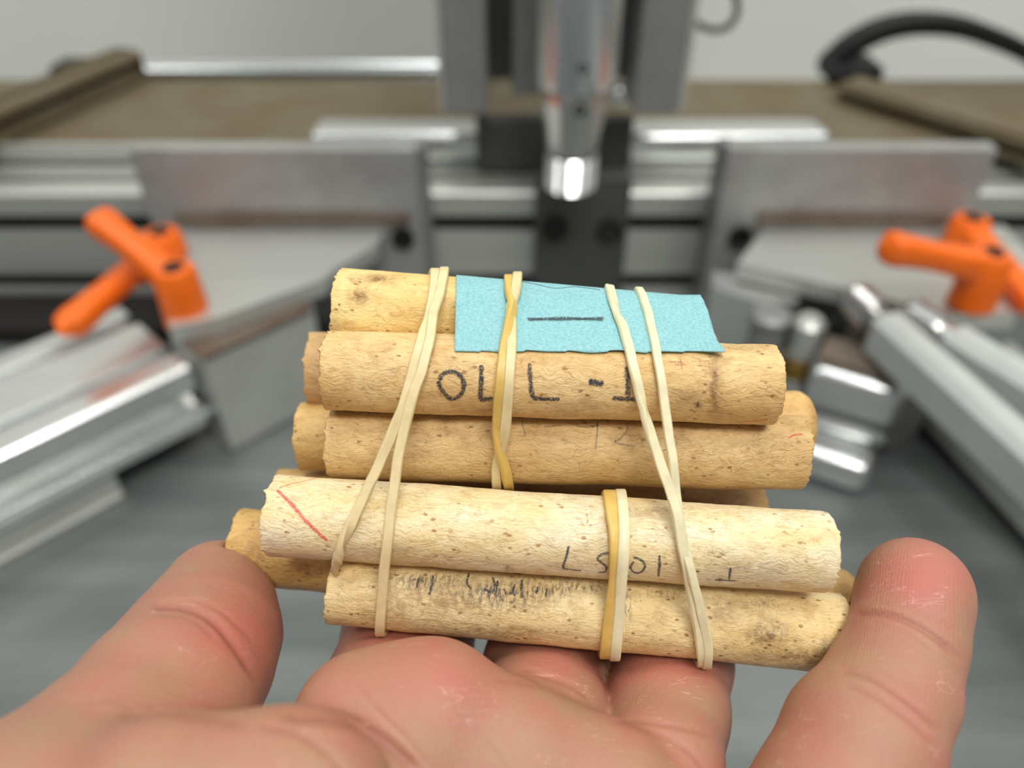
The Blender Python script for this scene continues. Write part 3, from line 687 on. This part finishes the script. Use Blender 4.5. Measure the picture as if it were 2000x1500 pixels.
marks('R4', 'red_line', [[(546, 953), (565, 946), (590, 941), (621, 933)]], M['red'], .18)
marks('R4', 'faded_marks', [[(1145, 1002), (1147, 1012), (1147, 1024)]], M['brownink'], .25)
marks('R9', 'red_line', [[(1640, 1174), (1655, 1177), (1668, 1180)]], M['red'], .4, 'red crayon line across the tip')
marks('R5', 'seam_line', [[(649, 1194), (750, 1204), (900, 1216), (1100, 1238), (1250, 1256), (1400, 1268)]], M['seam'], .14, 'thin brown seam line')
marks('R5', 'soot_streaks', [[(962, 1128), (966, 1142), (962, 1160)], [(972, 1134), (970, 1150), (966, 1164)], [(1020, 1132), (1018, 1150), (1020, 1168)], [(1050, 1146), (1047, 1160)], [(916, 1120), (912, 1138), (920, 1150)], [(1068, 1150), (1066, 1166)], [(1006, 1140), (1000, 1160)], [(945, 1150), (960, 1158)], [(818, 1128), (814, 1148)], [(846, 1124), (842, 1150), (838, 1162)]], M['pencil'], .36, 'short black scorch streaks')

# ================================================================== RUBBER BANDS
def interp(tab, y, c):
    if y <= tab[0][0]: return tab[0][c]
    for a, b in zip(tab, tab[1:]):
        if y <= b[0]:
            f = (y-a[0])/(b[0]-a[0]); f = f*f*(3-2*f)*.4+f*.6; return a[c]+(b[c]-a[c])*f
    return tab[-1][c]
def hull2(P):
    P = sorted(set(P)); 
    def half(P):
        h = []
        for p in P:
            while len(h) >= 2 and (h[-1][0]-h[-2][0])*(p[1]-h[-2][1])-(h[-1][1]-h[-2][1])*(p[0]-h[-2][0]) <= 0: h.pop()
            h.append(p)
        return h
    a, b = half(P), half(P[::-1]); return a[:-1]+b[:-1]
def rodcircle(key, px):
    R = RG[key]; A, B = R['A'], R['B']; f = 0.5
    for _ in range(5):
        p = A.lerp(B, f); X = (px-1000)/F*p.z; f = (X-A.x)/(B.x-A.x)
    f = min(1, max(0, f)); p = A.lerp(B, f); return p.y, p.z, R['ra']+(R['rb']-R['ra'])*f
def strand(tab, keys, w_, t_, mat, parent, name='strand'):
    """tab rows: (py, px, lift mm, twist deg) down the front; the taut loop runs round the named rods."""
    pts = []
    for kk in keys:
        R = RG[kk]; px = 1000
        for _ in range(4):
            y, z, r = rodcircle(kk, px); py = 750-F*y/z; px = interp(tab, py, 1)
        y, z, r = rodcircle(kk, px); r += t_/2+.00026
        for i in range(120):
            a = 2*PI*i/120; pts.append((round(y+r*math.cos(a), 7), round(z+r*math.sin(a), 7)))
    H = hull2(pts); ctr = (sum(p[0] for p in H)/len(H), sum(p[1] for p in H)/len(H))
    # resample closed loop
    H = H+[H[0]]; acc = [0]
    for a, b in zip(H, H[1:]): acc.append(acc[-1]+math.hypot(b[0]-a[0], b[1]-a[1]))
    n = int(acc[-1]/.0005); S_ = []
    j = 0
    for i in range(n):
        s = acc[-1]*i/n
        while acc[j+1] < s: j += 1
        f = (s-acc[j])/max(1e-9, acc[j+1]-acc[j]); S_.append((H[j][0]+(H[j+1][0]-H[j][0])*f, H[j][1]+(H[j+1][1]-H[j][1])*f))
    ratio = [-(p[0]/p[1]) for p in S_]           # screen height of each point
    it, ib = min(range(n), key=lambda i: ratio[i]), max(range(n), key=lambda i: ratio[i])
    # front chain: from top to bottom through small depths
    def chain(a, b, step): 
        o = [a]; 
        while o[-1] != b: o.append((o[-1]+step) % n)
        return o
    c1, c2 = chain(it, ib, 1), chain(it, ib, -1)
    fr = c1 if sum(S_[i][1] for i in c1)/len(c1) < sum(S_[i][1] for i in c2)/len(c2) else c2
    bk = c2 if fr is c1 else c1
    pos = {}; tw = {}; py = lambda i: 750+F*ratio[i]
    yt, yb = py(it), py(ib); p_t, p_b = interp(tab, yt, 1), interp(tab, yb, 1)
    for i in fr:
        Y = py(i); pos[i] = ((interp(tab, Y, 1)-1000)/F*S_[i][1], interp(tab, Y, 2)*MMX); tw[i] = math.radians(interp(tab, Y, 3))
    xt, xb = pos[it][0], pos[ib][0]; m_ = len(bk)
    for q, i in enumerate(bk[1:-1]):
        f = (q+1)/(m_-1); pos[i] = (xt+(xb-xt)*f, pos[it][1]*(1-f)+pos[ib][1]*f); tw[i] = math.radians(tab[0][3]*(1-f)+tab[-1][3]*f)
    ordr = list(range(n)); P3 = []; NR = []
    for i in ordr:
        a, b = S_[(i-1) % n], S_[(i+1) % n]; ty, tz = b[0]-a[0], b[1]-a[1]; l = math.hypot(ty, tz); ny, nz = tz/l, -ty/l
        if (S_[i][0]-ctr[0])*ny+(S_[i][1]-ctr[1])*nz < 0: ny, nz = -ny, -nz
        P3.append(Vector((pos[i][0], S_[i][0]+ny*pos[i][1], S_[i][1]+nz*pos[i][1]))); NR.append(Vector((0, ny, nz)))
    for _ in range(6): P3 = [P3[i]*.5+(P3[i-1]+P3[(i+1) % n])*.25 for i in range(n)]
    bm = bmesh.new(); rings = []; off = parent.location
    prof = [(-.5, -.3), (-.5, .3), (-.4, .5), (.4, .5), (.5, .3), (.5, -.3), (.4, -.5), (-.4, -.5)]
    for i in range(n):
        T = (P3[(i+1) % n]-P3[i-1]).normalized(); Nn = (NR[i]-T*NR[i].dot(T)).normalized(); Sd = T.cross(Nn)
        ca, sa = math.cos(tw[i]), math.sin(tw[i]); U = Sd*ca+Nn*sa; Vv = Nn*ca-Sd*sa
        wj = 1+.05*noise.noise(Vector((i*.05, 0, w_*9e4)))
        rings.append([bm.verts.new(c2w(P3[i]+U*a*w_*wj+Vv*b*t_)-off) for a, b in prof])
    for i in range(n):
        a, b = rings[i], rings[(i+1) % n]
        for k_ in range(8): bm.faces.new((a[k_], a[(k_+1) % 8], b[(k_+1) % 8], b[k_]))
    bmesh.ops.recalc_face_normals(bm, faces=bm.faces)
    me = bpy.data.meshes.new(name); bm.to_mesh(me); bm.free(); o = link(name, me, mat, parent)
    try: me.set_sharp_from_angle(angle=math.radians(50))
    except Exception: pass
    return o
ALL = list(RODS)
GB = 'rubber bands round the bundle'
bnd = thing('rubber_band', c2w(cm(790, 850, .135)), 'cream rubber band whose two strands part below the paper, one ending in a coil', 'rubber band', GB)
strand([(530, 850, 0, 0), (570, 847, 0, 8), (620, 838, .0, 20), (660, 824, .1, 10), (720, 808, 0, -14), (790, 789, .1, 10), (850, 764, 0, 30), (900, 743, 0, 10), (960, 716, 0, -10), (1010, 692, .1, 10), (1060, 668, .1, 70), (1085, 661, .2, 150), (1120, 653, .2, 330)], ['R1', 'R2', 'R3', 'R4', 'R6', 'R7', 'R8', 'R9'], .0016, .0010, M['rub_cream'], bnd)
strand([(530, 868, .3, 0), (570, 861, .2, -6), (620, 847, .8, -8), (660, 842, .5, 4), (720, 826, .4, 8), (770, 808, .6, 0), (800, 800, .5, -12), (850, 787, .1, 0), (900, 776, 0, 0), (1030, 760, 0, 0), (1130, 749, 0, 0), (1228, 742, 0, 0)], ['R1', 'R2', 'R3', 'R4', 'R5', 'R6', 'R7', 'R8', 'R9'], .0016, .0010, M['rub_cream'], bnd)
bnd = thing('rubber_band', c2w(cm(990, 750, .135)), 'yellowish tightly twisted rubber band round the upper three rods', 'rubber band', GB)
strand([(540, 994, 0, 0), (575, 996, .2, 20), (600, 1002, .9, 60), (640, 994, .5, 40), (680, 985, 0, 10), (740, 979, 0, 0), (800, 973, 0, 0), (840, 971, .1, 20), (880, 976, .8, 70), (910, 987, .9, 60), (930, 990, .4, 30), (955, 994, 0, 0)], ['R1', 'R2', 'R3', 'R6', 'R7'], .0017, .0011, M['rub_yellow'], bnd)
strand([(540, 1011, .5, 0), (575, 1008, .7, -20), (600, 997, .1, -30), (640, 1000, .1, -10), (680, 999, .2, 0), (740, 995, .2, 0), (800, 990, .4, 0), (840, 987, .7, -30), (880, 978, .1, -50), (910, 970, 0, -20), (930, 969, .1, 0), (955, 971, .2, 0)], ['R1', 'R2', 'R3', 'R6', 'R7'], .0016, .0011, M['rub_cream'], bnd)
bnd = thing('rubber_band', c2w(cm(1200, 1120, .135)), 'short rubber band of one yellow and one cream strand round the lowest two front rods', 'rubber band', GB)
strand([(955, 1190, 0, 0), (1000, 1195, 0, 12), (1040, 1202, .2, 20), (1080, 1204, .1, 10), (1130, 1203, 0, 0), (1190, 1194, 0, -12), (1240, 1188, 0, 0), (1285, 1184, 0, 0)], ['R4', 'R5', 'R9'], .0021, .0010, M['rub_yellow'], bnd)
strand([(955, 1212, .2, 0), (1000, 1217, .3, 0), (1040, 1219, .3, 0), (1080, 1217, .6, -8), (1130, 1213, .5, -10), (1190, 1209, .2, 0), (1240, 1205, .2, 0), (1285, 1201, .2, 0)], ['R4', 'R5', 'R9'], .0017, .0010, M['rub_white'], bnd)
bnd = thing('rubber_band', c2w(cm(1290, 900, .135)), 'whitish rubber band with two strands fanned apart across the blue paper', 'rubber band', GB)
strand([(560, 1190, .0, 10), (580, 1195, .1, 30), (610, 1203, .1, 60), (640, 1217, .2, 25), (700, 1233, .1, 0), (760, 1247, 0, 30), (800, 1256, .1, 70), (850, 1271, 0, 20), (900, 1288, 0, 0), (960, 1309, .4, -10), (1000, 1320, .8, 10), (1060, 1330, .5, 0), (1120, 1344, .1, 0), (1180, 1354, .1, 40), (1240, 1366, 0, 10), (1300, 1373, 0, 0)], ALL, .0016, .0010, M['rub_white'], bnd)
strand([(560, 1245, 0, 0), (580, 1256, 0, 10), (620, 1268, 0, 5), (680, 1281, 0, 0), (760, 1294, .1, 0), (850, 1305, .3, 0), (900, 1313, .6, 10), (960, 1319, .0, 10), (1000, 1325, 0, 0), (1060, 1334, .1, 0), (1120, 1349, .7, 20), (1180, 1365, .5, 0), (1240, 1380, .3, -20), (1270, 1384, .2, -10), (1300, 1381, .2, 0)], ALL, .0014, .0010, M['rub_white'], bnd)

# ================================================================== BLUE PAPER
def paper():
    NUc, NVc = 110, 70; G = []; 
    for iu in range(NUc+1):
        u = iu/NUc; pxm = 889 + u*(1395-889)
        y1, z1_, r1 = rodcircle('R1', pxm); y2, z2_, r2 = rodcircle('R2', pxm); r1 += .00038; r2 += .00038
        pts = [(round(y1+r1*math.cos(2*PI*i/160), 7), round(z1_+r1*math.sin(2*PI*i/160), 7)) for i in range(160)]
        pts += [(round(y2+r2*math.cos(2*PI*i/160), 7), round(z2_+r2*math.sin(2*PI*i/160), 7)) for i in range(160)]
        H = hull2(pts); # walk hull; order by angle from the bottom front to the top back
        n = len(H); sc = [750-F*h[0]/h[1] for h in H]
        def ang(h): return math.atan2(h[0]-y1, -(h[1]-z1_))
        # start: point nearest screen y 686 with small depth
        cand = [i for i in range(n) if H[i][1] < z2_]
        s0 = min(cand, key=lambda i: abs(sc[i]-686)); step = 1 if sc[(s0+1) % n] < sc[s0] else -1
        ch = []; i = s0
        while len(ch) < n:
            ch.append(H[i]); 
            if H[i][1] > z1_+.004: break
            i = (i+step) % n
        acc = [0]
        for a, b in zip(ch, ch[1:]): acc.append(acc[-1]+math.hypot(a[0]-b[0], a[1]-b[1]))
        colm = []; j = 0
        for iv in range(NVc+1):
            s = acc[-1]*iv/NVc
            while j < len(acc)-2 and acc[j+1] < s: j += 1
            f = (s-acc[j])/max(1e-9, acc[j+1]-acc[j]); y = ch[j][0]+(ch[j+1][0]-ch[j][0])*f; z = ch[j][1]+(ch[j+1][1]-ch[j][1])*f
            py = 750-F*y/z; v = iv/NVc
            rt = interp([(575, 1368), (590, 1376), (610, 1384), (640, 1392), (665, 1401), (684, 1416)], py if v < .8 else 575, 1)
            lf = interp([(540, 891), (684, 888)], py, 1); px = lf+u*(rt-lf)
            lift = .0009*math.exp(-((u-1)/.06)**2)*math.exp(-(v/.12)**2)*1.6 + .00018*noise.noise(Vector((u*7, v*3, 2)))*math.exp(-(v/.25)**2) + .00010
            z -= lift
            colm.append(Vector(((px-1000)/F*z, y+(-.0003*noise.noise(Vector((u*9, 5, 1))) if iv == 0 else 0), z)))
        G.append(colm)
    bm = bmesh.new(); o0 = c2w(cm(1150, 620, .13))
    vs = [[bm.verts.new(c2w(p)-o0) for p in c] for c in G]
    for a in range(NUc):
        for b in range(NVc): bm.faces.new((vs[a][b], vs[a+1][b], vs[a+1][b+1], vs[a][b+1]))
    bmesh.ops.recalc_face_normals(bm, faces=bm.faces)
    bv = BVHTree.FromBMesh(bm)
    me = bpy.data.meshes.new('paper_label'); bm.to_mesh(me); bm.free(); o = link('paper_label', me, M['paper'], None, o0)
    md = o.modifiers.new('thick', 'SOLIDIFY'); md.thickness = .00012; md.offset = -1
    tag(o, 'light blue paper slip with one pencil dash, tucked under the bands over the top rods', 'paper')
    bpy.context.view_layer.update()
    RG['P'] = dict(obj=o, bvh=BVHTree.FromPolygons([tuple(o.matrix_world @ v.co) for v in me.vertices], [tuple(p.vertices) for p in me.polygons]))
paper()
marks('P', 'pencil_dash', [[(1030, 623), (1080, 625), (1130, 624), (1180, 622)], [(1032, 626), (1100, 622), (1178, 626)]], M['pencil_mid'], .45, 'grey pencilled dash', off=.0002)
hb = bmesh.new(); hp = [c2w(cm(a, b, z)) for a, b, z in ((1018, 549, .128), (1050, 556, .1275), (1085, 563, .127), (1120, 560, .1275), (1150, 563, .127), (1172, 566, .1268))]
tube(hb, spline(hp, 40), .00004, 6); tag(part('loose_hair', hb, M['black'], smooth=True), 'fine dark hair lying along the top edge of the blue paper', 'hair')

# ================================================================== HAND (one continuous surface)
def build_hand():
    h = 0.75; lo = np.array([-95., -215., -20.]); hi = np.array([80., 22., 186.])
    dims = np.ceil((hi-lo)/h).astype(int)+1; BIG = 30.0
    D0 = lambda: np.full(dims, BIG, np.float32)
    def P(px, py, d): v = cm(px, py, d); return np.array(v)
    def cap(D, a, b, ra, rb, k):
        a, b = np.array(a, float), np.array(b, float); m = max(ra, rb)+k+6
        i0 = np.maximum(0, np.floor((np.minimum(a, b)-m-lo)/h).astype(int)); i1 = np.minimum(dims, np.ceil((np.maximum(a, b)+m-lo)/h).astype(int)+1)
        if np.any(i1 <= i0): return
        g = [lo[q]+h*np.arange(i0[q], i1[q], dtype=np.float32) for q in range(3)]
        X = g[0][:, None, None]; Y = g[1][None, :, None]; Z = g[2][None, None, :]
        ba = b-a; L2 = max(1e-6, float(ba@ba))
        t = np.clip(((X-a[0])*ba[0]+(Y-a[1])*ba[1]+(Z-a[2])*ba[2])/L2, 0, 1)
        d = np.sqrt((X-a[0]-t*ba[0])**2+(Y-a[1]-t*ba[1])**2+(Z-a[2]-t*ba[2])**2)-(ra+(rb-ra)*t)
        sl = tuple(slice(i0[q], i1[q]) for q in range(3)); S0 = D[sl]
        if k > 0:
            hh = np.clip(.5+.5*(S0-d)/k, 0, 1); D[sl] = S0*(1-hh)+d*hh-k*hh*(1-hh)
        else: D[sl] = np.minimum(S0, d)
    def smin(A, B, k):
        hh = np.clip(.5+.5*(A-B)/k, 0, 1); return A*(1-hh)+B*hh-k*hh*(1-hh)
    def finger(pts, k=2.5):
        D = D0()
        for (a, b) in zip(pts, pts[1:]): cap(D, P(a[0], a[1], a[2]), P(b[0], b[1], b[2]), a[3], b[3], k)
        return D
    # px, py, depth mm, radius mm
    palm = D0(); k = 5
    Wr = np.array([-12., -175., 18.])
    def pc(a, b, kk=6): cap(palm, P(*a[:3]), P(*b[:3]), a[3], b[3], kk)
    heelT = np.array([-38., -112., 62.]); heelP = np.array([14., -118., 62.])
    # metacarpal heads
    mi = (710, 1414, 112, 8.6); mi2 = (842, 1400, 112, 8.6); mm_ = (1010, 1492, 112, 8.8); mr = (1180, 1562, 112, 8.8); ml = (1390, 1700, 112, 9.)
    pc(mi, mi2); pc(mi2, mm_); pc(mm_, mr); pc(mr, ml)
    for q in (mi, mi2, mm_, mr, ml):
        tgt = heelT if q in (mi, mi2) else (heelT+heelP)/2 if q is mm_ else heelP
        cap(palm, P(*q[:3]), tgt+np.array([0, 0, 6.]), q[3], 14., 7)
    cap(palm, heelT, heelP, 17, 16, 8); cap(palm, (heelT+heelP)/2, Wr, 19, 20, 10); cap(palm, Wr+np.array([-8, 0, 0]), Wr+np.array([10, 0, 0]), 20, 20, 8)
    cap(palm, Wr, Wr+np.array([2., -30, -22]), 21, 23, 8)
    # thenar
    cap(palm, P(560, 1560, 88), heelT+np.array([4, 0, 0]), 9.0, 15, 7)
    cap(palm, P(330, 1570, 84), P(600, 1590, 88), 9.0, 9.5, 6)
    # fingers
    idx = finger([(735, 1425, 117, 9.6), (768, 1350, 133, 11.6), (798, 1240, 152, 12.6), (800, 1100, 163, 10.2), (815, 950, 169, 9.0), (812, 820, 171, 8.6), (812, 740, 170, 7.2)])
    mid = finger([(1030, 1470, 116, 9.6), (1058, 1400, 127, 10.5), (1063, 1310, 142, 11.1), (1069, 1220, 155, 10.4), (1070, 1050, 167, 9.6), (1070, 860, 172, 9.0), (1066, 740, 172, 8.6), (1066, 672, 170, 7.0)])
    rng = finger([(1250, 1620, 112, 9.6), (1288, 1500, 120, 9.4), (1302, 1390, 131, 10.1), (1311, 1290, 145, 11.0), (1312, 1200, 156, 10.8), (1318, 1050, 167, 9.6), (1326, 880, 172, 8.8), (1334, 760, 172, 8.4), (1342, 692, 170, 7.2)])
    lit = finger([(1500, 1760, 108, 11.0), (1630, 1580, 108, 11.3), (1682, 1450, 112, 10.8), (1738, 1350, 117, 9.4), (1766, 1250, 122, 8.8), (1784, 1168, 125, 8.5), (1786, 1152, 125.5, 8.3)], 2.0)
    thb = finger([(120, 1620, 92, 13.0), (215, 1500, 100, 12.6), (325, 1370, 112, 12.6), (375, 1295, 121, 12.2), (405, 1238, 128, 11.6), (420, 1180, 134, 9.6), (424, 1150, 137, 8.4)], 2.5)
    cap(thb, P(-60, 1760, 86), P(120, 1620, 92), 14.5, 13.0, 4); cap(thb, heelT, P(-60, 1760, 86), 16, 14.5, 8); cap(thb, P(-60, 1760, 86), P(300, 1640, 84), 13.5, 12, 7)
    D = idx
    for q in (mid, rng, lit): D = smin(D, q, .8)
    palm = smin(palm, thb, 4.0)
    D = smin(D, palm, 1.6)
    # rods press into the skin
    for kk in ('R5', 'R9', 'R4', 'R8', 'R7', 'R6', 'R1', 'R3', 'R2'):
        R = RG[kk]; E = D0(); A = np.array(R['A'])*1000; B = np.array(R['B'])*1000
        cap(E, A, B, R['ra']*1000+.05, R['rb']*1000+.05, 0)
        # flat ends
        ax = (B-A)/np.linalg.norm(B-A)
        gx = lo[0]+h*np.arange(dims[0]); gy = lo[1]+h*np.arange(dims[1]); gz = lo[2]+h*np.arange(dims[2])
        tt = (gx[:, None, None]-A[0])*ax[0]+(gy[None, :, None]-A[1])*ax[1]+(gz[None, None, :]-A[2])*ax[2]; Ln = np.linalg.norm(B-A)
        E = np.maximum(E, np.maximum(-tt-.3, tt-Ln-.3)).astype(np.float32)
        kz = 1.2; a_, b_ = D, -E; hh = np.clip(.5-.5*(a_-b_)/kz, 0, 1); D = a_*(1-hh)+b_*hh+kz*hh*(1-hh)
        D = D.astype(np.float32)
    # ---- surface nets
    s = D < 0; nx, ny, nz = dims
    cnt = np.zeros((nx-1, ny-1, nz-1), np.int8)
    for dx in (0, 1):
        for dy in (0, 1):
            for dz in (0, 1): cnt += s[dx:nx-1+dx, dy:ny-1+dy, dz:nz-1+dz]
    act = (cnt > 0) & (cnt < 8); ids = -np.ones(act.shape, np.int64); cells = np.argwhere(act); ids[act] = np.arange(len(cells))
    acc = np.zeros((len(cells), 3)); num = np.zeros(len(cells)); corners = [(i, j, k_) for i in (0, 1) for j in (0, 1) for k_ in (0, 1)]
    for c0 in corners:
        for q in range(3):
            if c0[q] == 1: continue
            c1 = list(c0); c1[q] = 1
            d0 = D[cells[:, 0]+c0[0], cells[:, 1]+c0[1], cells[:, 2]+c0[2]]; d1 = D[cells[:, 0]+c1[0], cells[:, 1]+c1[1], cells[:, 2]+c1[2]]
            mk = (d0 < 0) != (d1 < 0); t = np.where(mk, d0/np.where(mk, d0-d1, 1), 0)
            pt = np.tile(np.array(c0, float), (len(cells), 1)); pt[:, q] += t; acc[mk] += pt[mk]; num += mk
    Vt = lo+h*(cells+acc/num[:, None])
    Q = []
    for q in range(3):
        r, t2 = [(1, 2), (2, 0), (0, 1)][q]
        sl0 = [slice(1, None)]*3; sl0[q] = slice(0, dims[q]-1)
        a0 = s[tuple(slice(1, dims[w_]-1) if w_ != q else slice(0, dims[q]-1) for w_ in range(3))]
        a1 = s[tuple(slice(1, dims[w_]-1) if w_ != q else slice(1, dims[q]) for w_ in range(3))]
        e = np.argwhere(a0 != a1); fl = a0[e[:, 0], e[:, 1], e[:, 2]]
        base = e.copy(); 
        for w_ in range(3):
            if w_ != q: base[:, w_] += 1
        def cid(dr, dt):
            c = base.copy(); c[:, r] += dr; c[:, t2] += dt; return ids[c[:, 0], c[:, 1], c[:, 2]]
        qd = np.stack([cid(-1, -1), cid(0, -1), cid(0, 0), cid(-1, 0)], 1); qd[~fl] = qd[~fl][:, ::-1]; Q.append(qd)
    Q = np.concatenate(Q); Q = Q[(Q >= 0).all(1)]
    return Vt, Q
Vt, Q = build_hand()
# smooth (Laplacian, volume preserving)
ea = np.concatenate([Q[:, [0, 1]], Q[:, [1, 2]], Q[:, [2, 3]], Q[:, [3, 0]]]); ea = np.concatenate([ea, ea[:, ::-1]])
def lap(V):
    s = np.zeros_like(V); c = np.zeros(len(V)); 
    for q in range(3): s[:, q] = np.bincount(ea[:, 0], V[ea[:, 1], q], len(V))
    c = np.bincount(ea[:, 0], minlength=len(V)); return s/np.maximum(c, 1)[:, None]-V
for _ in range(6):
    Vt = Vt+.5*lap(Vt); Vt = Vt-.52*lap(Vt)
me = bpy.data.meshes.new('tmp'); me.from_pydata([tuple(v) for v in Vt], [], [tuple(int(i) for i in q) for q in Q]); me.update()
to = bpy.data.objects.new('tmp', me); C.objects.link(to); md = to.modifiers.new('s', 'SUBSURF'); md.levels = 1; md.render_levels = 1
ev = to.evaluated_get(bpy.context.evaluated_depsgraph_get()); me2 = bpy.data.meshes.new_from_object(ev); bpy.data.objects.remove(to)
nv = len(me2.vertices); co = np.empty(nv*3); me2.vertices.foreach_get('co', co); co = co.reshape(-1, 3); no = np.empty(nv*3); me2.vertices.foreach_get('normal', no); no = no.reshape(-1, 3)
PX = 1000+F*co[:, 0]/np.maximum(co[:, 2], 1); PY = 750-F*co[:, 1]/np.maximum(co[:, 2], 1)
facing = (no*co).sum(1) < 0
if facing[np.argmin(np.hypot(PX-1780, PY-1160)+co[:, 2])] == False: pass
facing = np.abs(1)*((no*co).sum(1)*(1 if (no*co).sum(1)[np.argmin(np.hypot(PX-1780, PY-1160)*5+co[:, 2])] < 0 else -1) < 0)
def pdist(poly):
    d = np.full(nv, 1e9); tpar = np.zeros(nv)
    poly = [Vector((a, b, 0)) for a, b in poly]; sp_ = spline(poly, 24)
    for i, (a, b) in enumerate(zip(sp_, sp_[1:])):
        bx, by = b.x-a.x, b.y-a.y; L2 = bx*bx+by*by+1e-9; t = np.clip(((PX-a.x)*bx+(PY-a.y)*by)/L2, 0, 1)
        q = np.hypot(PX-a.x-t*bx, PY-a.y-t*by); m = q < d; d[m] = q[m]; tpar[m] = (i+t[m])/24
    return d, tpar
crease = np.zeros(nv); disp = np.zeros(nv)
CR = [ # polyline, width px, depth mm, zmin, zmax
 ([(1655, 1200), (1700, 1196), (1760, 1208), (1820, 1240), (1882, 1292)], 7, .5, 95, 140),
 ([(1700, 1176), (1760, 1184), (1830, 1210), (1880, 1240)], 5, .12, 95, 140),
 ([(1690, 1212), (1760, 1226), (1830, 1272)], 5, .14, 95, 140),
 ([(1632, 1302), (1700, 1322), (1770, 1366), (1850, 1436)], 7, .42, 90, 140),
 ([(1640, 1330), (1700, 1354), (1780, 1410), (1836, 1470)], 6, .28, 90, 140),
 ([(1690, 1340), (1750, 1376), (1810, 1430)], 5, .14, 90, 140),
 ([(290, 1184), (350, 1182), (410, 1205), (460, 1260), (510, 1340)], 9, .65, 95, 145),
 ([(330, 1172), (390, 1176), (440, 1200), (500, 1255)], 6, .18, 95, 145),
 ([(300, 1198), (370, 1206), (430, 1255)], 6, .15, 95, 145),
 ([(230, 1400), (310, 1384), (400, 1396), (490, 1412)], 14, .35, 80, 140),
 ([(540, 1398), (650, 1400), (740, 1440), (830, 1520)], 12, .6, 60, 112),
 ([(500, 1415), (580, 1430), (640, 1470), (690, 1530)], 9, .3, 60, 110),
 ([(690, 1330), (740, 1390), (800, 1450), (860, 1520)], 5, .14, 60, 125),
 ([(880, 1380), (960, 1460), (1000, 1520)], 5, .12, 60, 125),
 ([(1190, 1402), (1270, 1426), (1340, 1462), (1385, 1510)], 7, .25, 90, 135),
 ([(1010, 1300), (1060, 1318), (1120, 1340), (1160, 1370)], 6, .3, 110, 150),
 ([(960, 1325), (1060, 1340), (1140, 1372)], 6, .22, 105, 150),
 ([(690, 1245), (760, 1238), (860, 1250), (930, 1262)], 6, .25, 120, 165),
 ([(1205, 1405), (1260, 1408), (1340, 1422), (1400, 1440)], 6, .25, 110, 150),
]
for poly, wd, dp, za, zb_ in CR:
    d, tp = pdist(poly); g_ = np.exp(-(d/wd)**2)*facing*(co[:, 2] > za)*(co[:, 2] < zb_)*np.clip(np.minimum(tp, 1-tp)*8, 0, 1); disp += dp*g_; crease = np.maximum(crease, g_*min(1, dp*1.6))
blush = np.zeros(nv)
for (px, py, sx, sy, am, za, zb_) in [(1800, 1130, 80, 60, .75, 90, 150), (470, 1230, 90, 110, .6, 90, 150), (430, 1340, 70, 60, .3, 90, 150), (840, 1320, 160, 70, .35, 60, 130), (1310, 1310, 110, 40, .55, 110, 160), (1060, 1290, 110, 50, .35, 110, 160), (800, 1240, 140, 40, .4, 110, 170), (480, 1260, 60, 100, .3, 90, 150), (1400, 660, 60, 60, .5, 150, 190), (860, 1395, 60, 30, .2, 60, 130), (1620, 1450, 90, 50, .25, 80, 130)]:
    blush = np.maximum(blush, .8*am*np.exp(-(((PX-px)/sx)**2+((PY-py)/sy)**2))*(co[:, 2] > za)*(co[:, 2] < zb_))
co2 = co-no*disp[:, None]*(1 if (no*(co-np.array([-12., -90., 90.]))).sum() > 0 else -1)
# into world space
cw = np.empty_like(co2); cw[:, 0] = co2[:, 0]*.001; cw[:, 1] = co2[:, 1]*.001; cw[:, 2] = -co2[:, 2]*.001
Mw = np.array(CM); Wd = cw @ Mw[:3, :3].T + Mw[:3, 3]; org = np.array(c2w(cm(900, 1500, .1)))
me2.vertices.foreach_set('co', (Wd-org).ravel()); me2.update()
me2.materials.clear()
for nm, arr in (('crease', crease), ('blush', blush)):
    a = me2.attributes.new(nm, 'FLOAT', 'POINT'); a.data.foreach_set('value', arr.astype(np.float32))
hand = link('hand', me2, M['skin'], None, Vector(org))
bmh = bmesh.new(); bmh.from_mesh(me2); bmesh.ops.recalc_face_normals(bmh, faces=bmh.faces); bmh.to_mesh(me2); bmh.free()
tag(hand, 'open bare hand, palm up, cradling the rubber-banded bundle of rods', 'hand')
print('hand verts', nv)
